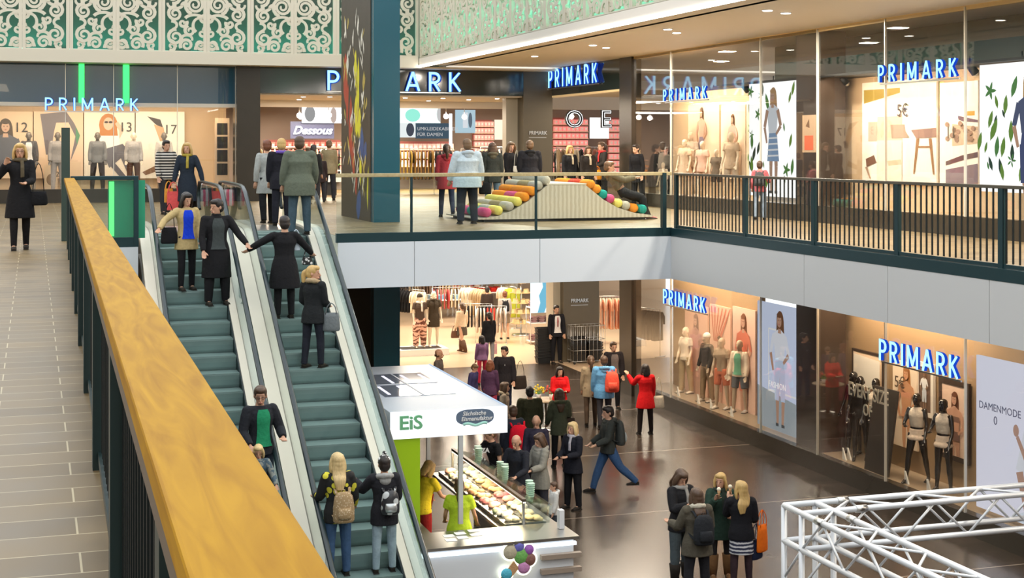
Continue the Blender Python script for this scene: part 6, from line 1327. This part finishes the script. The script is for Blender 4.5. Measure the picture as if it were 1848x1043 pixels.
P=person('elderly bald man in dark clothes in the kiosk queue',FH(968,752,1.70),-30,1.70,male=True,hair=('bald','grey'),head=(0,30),top=dict(c=(.035,.03,.05),hem=.44,n='jacket'),bot=dict(c=BLK))
P=person('small child in a white hooded top at the end of the kiosk display',FH(1000,872,1.05),-90,1.05,hair=('short','brown'),top=dict(c=(.6,.6,.58),hem=.46,t=.02,n='jacket'),bot=dict(c=(.05,.06,.07)),extra=(('hood',(.62,.62,.60)),))
P=person('ice cream seller in a yellow T-shirt and red apron inside the kiosk',(6.25,24.0,.0),120,1.70,skin=SKIN,hair=('bob','blond'),head=(0,25),lean=14,top=dict(c=(.80,.62,.03),hem=.50,sleeve=.7,t=.012,n='t_shirt'),bot=dict(c=(.30,.02,.02)),arms=((40,12,40),(38,14,30)),extra=(('apron',(.30,.02,.02)),),vs=.011)
P=person('ice cream seller with a long dark ponytail and lime green T-shirt inside the kiosk',(6.55,22.75,.0),160,1.64,hair=('tail','brown'),top=dict(c=(.50,.68,.04),hem=.46,sleeve=.7,t=.016,n='t_shirt'),bot=dict(c=(.02,.02,.02)),arms=((12,16,30),(12,14,40)),fat=1.1,vs=.011)
# foreground group of four
P=person('tall woman in a black coat looking at her hands, leftmost of the group of four',F(1228,1048),12,1.80,hair=('long','brown'),head=(0,28),top=dict(c=(.014,.014,.016),hem=.46,t=.02),bot=dict(c=(.07,.09,.10),w=1.0,boot=.5),shoe=(.03,.025,.02),arms=((30,14,85,40),(25,14,88,42)),extra=(('scarf',(.30,.29,.27)),),vs=.010)
P=person('woman in a brown grey parka with pale fur hood in the group of four',F(1258,1085),178,1.74,fat=1.12,hair=('long','brown'),top=dict(c=(.085,.075,.055),hem=.42,flare=1.08,t=.022,n='parka'),bot=dict(c=(.02,.02,.024)),arms=((12,14,40,15),(20,18,70,10)),legs=((2,2,5),(2,2,5)),extra=(('fur_collar',(.52,.48,.38)),),vs=.010)
backpack(P,'black rucksack on the brown grey parka',(.02,.022,.026),.33,.44,.18,vs if False else None or (0,.15,.14))
P=person('blonde woman in a dark green parka with an ice cream cone',F(1300,1042),-18,1.70,hair=('long','blond'),head=(-25,0),top=dict(c=(.025,.05,.035),hem=.38,flare=1.1,t=.02,n='parka'),bot=dict(c=(.03,.025,.025),boot=.75,w=.8),shoe=(.20,.10,.04),arms=((35,10,110,30),(20,10,60,30)),extra=(('scarf',(.03,.04,.03)),),vs=.010)
PI_=P
P=person('blonde woman in a black pullover and striped skirt, rightmost of the group of four',F(1338,1062),160,1.70,hair=('long','blond'),head=(25,0),top=dict(c=(.012,.012,.015),hem=.47,t=.022,n='pullover'),bot=dict(c=(.05,.03,.035),k='leggings',skirt=stripemat('skirt_stripes',(.02,.025,.06),(.66,.66,.68),5.2,'Z',.8,2.2,.55),hem=.33),shoe=(.03,.02,.02),arms=((10,10,70),(35,10,110,20)),vs=.010)
bag('bright orange tote bag hanging beside the striped skirt',P['sh'][0]+V((.20,.02,-.16)),(.90,.17,.01),.30,.42,.10,30,.24,name='tote_bag')
bag('navy blue handbag behind the bright orange tote bag',P['sh'][0]+V((.12,.06,-.38)),(.015,.02,.05),.32,.30,.12,30,.26)
for hd,l in((PI_['hand'][0],'ice cream cone held by the woman in the dark green parka'),(P['hand'][1],'ice cream cone held by the woman in the striped skirt')):
    t=thing('ice_cream_cone',l,'ice cream',hd+V((0,-.03,-.04)))
    q=MB(); q.tube([(0,0,0),(0,0,.12)],[.008,.028],mat('wafer',(.52,.30,.14),.6),10); q.build('cone',parent=t); q=MB(); q.ell((0,0,.14),.034,mat('vanilla',(.85,.78,.60),.6),12,8); q.build('scoop',parent=t)
# flower table behind the kiosk
p=F(985,775); t=thing('cafe_table','small round cafe table with flowers behind the kiosk queue','table',(p.x,p.y,0))
q=MB(); q.tube([(0,0,.72),(0,0,.75)],.42,mat('table_wood',(.45,.33,.2),.4),24); q.build('table_top',parent=t)
q=MB(); q.tube([(0,0,0),(0,0,.02),(0,0,.03),(0,0,.72)],[.25,.25,.03,.03],M_steel,12,cat=1); q.build('pedestal',parent=t)
for k,(dx,dy,c,l) in enumerate(((-.15,.1,(.75,.55,.06),'yellow bunch of flowers in a pot on the small cafe table'),(.15,.0,(.55,.10,.08),'red bunch of flowers in a pot on the small cafe table'))):
    t=thing('flower_pot',l,'flowers',(p.x+dx,p.y+dy,.752))
    q=MB(); q.tube([(0,0,0),(0,0,.12)],[.05,.065],M_white2,12); q.build('pot',parent=t)
    q=MB()
    for i in range(22):
        a=R.uniform(0,6.28); e=R.uniform(.2,1.3); d=V((math.cos(a)*math.cos(e),math.sin(a)*math.cos(e),math.sin(e)))*R.uniform(.12,.22); q.tube([(0,0,.11),V((0,0,.12))+d],.004,_M['leaf_green'],4)
        q.ell(V((0,0,.13))+d,.028,cloth(c),8,5)
    q.build('flowers',parent=t)
# ================================================================= LIGHT AND CAMERA
w=bpy.data.worlds.new('World'); bpy.context.scene.world=w; w.use_nodes=True
w.node_tree.nodes['Background'].inputs[0].default_value=(.93,.97,1.,1); w.node_tree.nodes['Background'].inputs[1].default_value=1.7
WARM=(1,.78,.55); WM2=(1,.86,.68)
D_=math.pi
for x,y,p in((9,33,240),(13.8,33,240),(14.2,22,120),(14.2,13,100),(9,41,260),(14,41,260)): area('gallery_light',(x,y,4.38),(0,0,0),2.2,2.2,p,WM2)
for x,y,p in((11,49,420),(15,49,420),(20,49,300),(12,55,400),(17,55,400)): area('shop_light',(x,y,4.36),(0,0,0),3,3,p,WM2)
for x,y,p in((8.5,47.5,200),(12.5,47.5,200),(9,53,600),(13,53,600),(17,53,500),(18,42,200)): area('shop_light_up',(x,y,8.40 if y>50 else 8.62),(0,0,0),3 if y>50 else 2,2.5,p,WM2)
for x,y in((13,39),(14.8,35),(13,31),(14.8,27),(13,23),(14.8,19),(13,14),(14.8,9)): area('soffit_light',(x,y,9.56),(0,0,0),.35,.35,300,(1,.90,.76))
for z,ys,p in((8.5,((GX(1345,17),GX(1215,17)),(GX(1755,17),GX(1530,17))),85),(4.3,((GX(1362,17),GX(1215,17)),(GX(1755,17),GX(1530,17))),260)):
    for a,b_ in ys:
        k=1. if abs(b_-a)>3 else .8
        area('window_wash',(16.42,(a+b_)/2,z),(0,math.radians(-30),0),.25,abs(b_-a),p*k*.85,WARM)
area('window_wash_left',(2.2,45.6,8.2),(math.radians(38),0,0),7,.3,110,(1,.82,.6))
area('kiosk_light',(6.3,23.8,2.52),(0,0,0),1.6,2.4,150,(1,.9,.75))
area('case_light',(7.39,24,1.38),(0,math.radians(20),0),.05,4,45,(1,.72,.42))
area('walkway_light',(-2,26,9.5),(0,0,0),2,8,90,(1,.80,.55))
cam=bpy.data.cameras.new('Camera'); co=bpy.data.objects.new('Camera',cam); C.objects.link(co)
co.location=(0,0,EZ); co.rotation_euler=(PI/2,0,-YAW)
cam.sensor_width=36; cam.lens=36*FPX/1848; cam.shift_x=0; cam.shift_y=-(521.5-HY)/1848; cam.clip_start=.05; cam.clip_end=300
sc=bpy.context.scene; sc.camera=co
sc.view_settings.view_transform='Standard'; sc.view_settings.look='None'; sc.view_settings.exposure=0.2; sc.view_settings.gamma=1; sc.view_settings.use_curve_mapping=False
sc.cycles.max_bounces=6; sc.cycles.transparent_max_bounces=20; sc.cycles.sample_clamp_indirect=6; sc.cycles.caustics_reflective=False; sc.cycles.caustics_refractive=False
# ---------------------------------------------------------------- turn lettering and remeshed bodies into plain meshes
bpy.context.view_layer.update(); dg=bpy.context.evaluated_depsgraph_get()
for o in TXT:
    me=bpy.data.meshes.new_from_object(o.evaluated_get(dg)); n=o.name; o.name='tmp'
    k=bpy.data.objects.new(n,me); C.objects.link(k); k.parent=o.parent; k.matrix_parent_inverse=o.matrix_parent_inverse; k.matrix_basis=o.matrix_basis
    for key in('label','kind'):
        if key in o: k[key]=o[key]
    bpy.data.objects.remove(o)
for o in REM:
    me=bpy.data.meshes.new_from_object(o.evaluated_get(dg)); o.modifiers.clear(); o.data=me
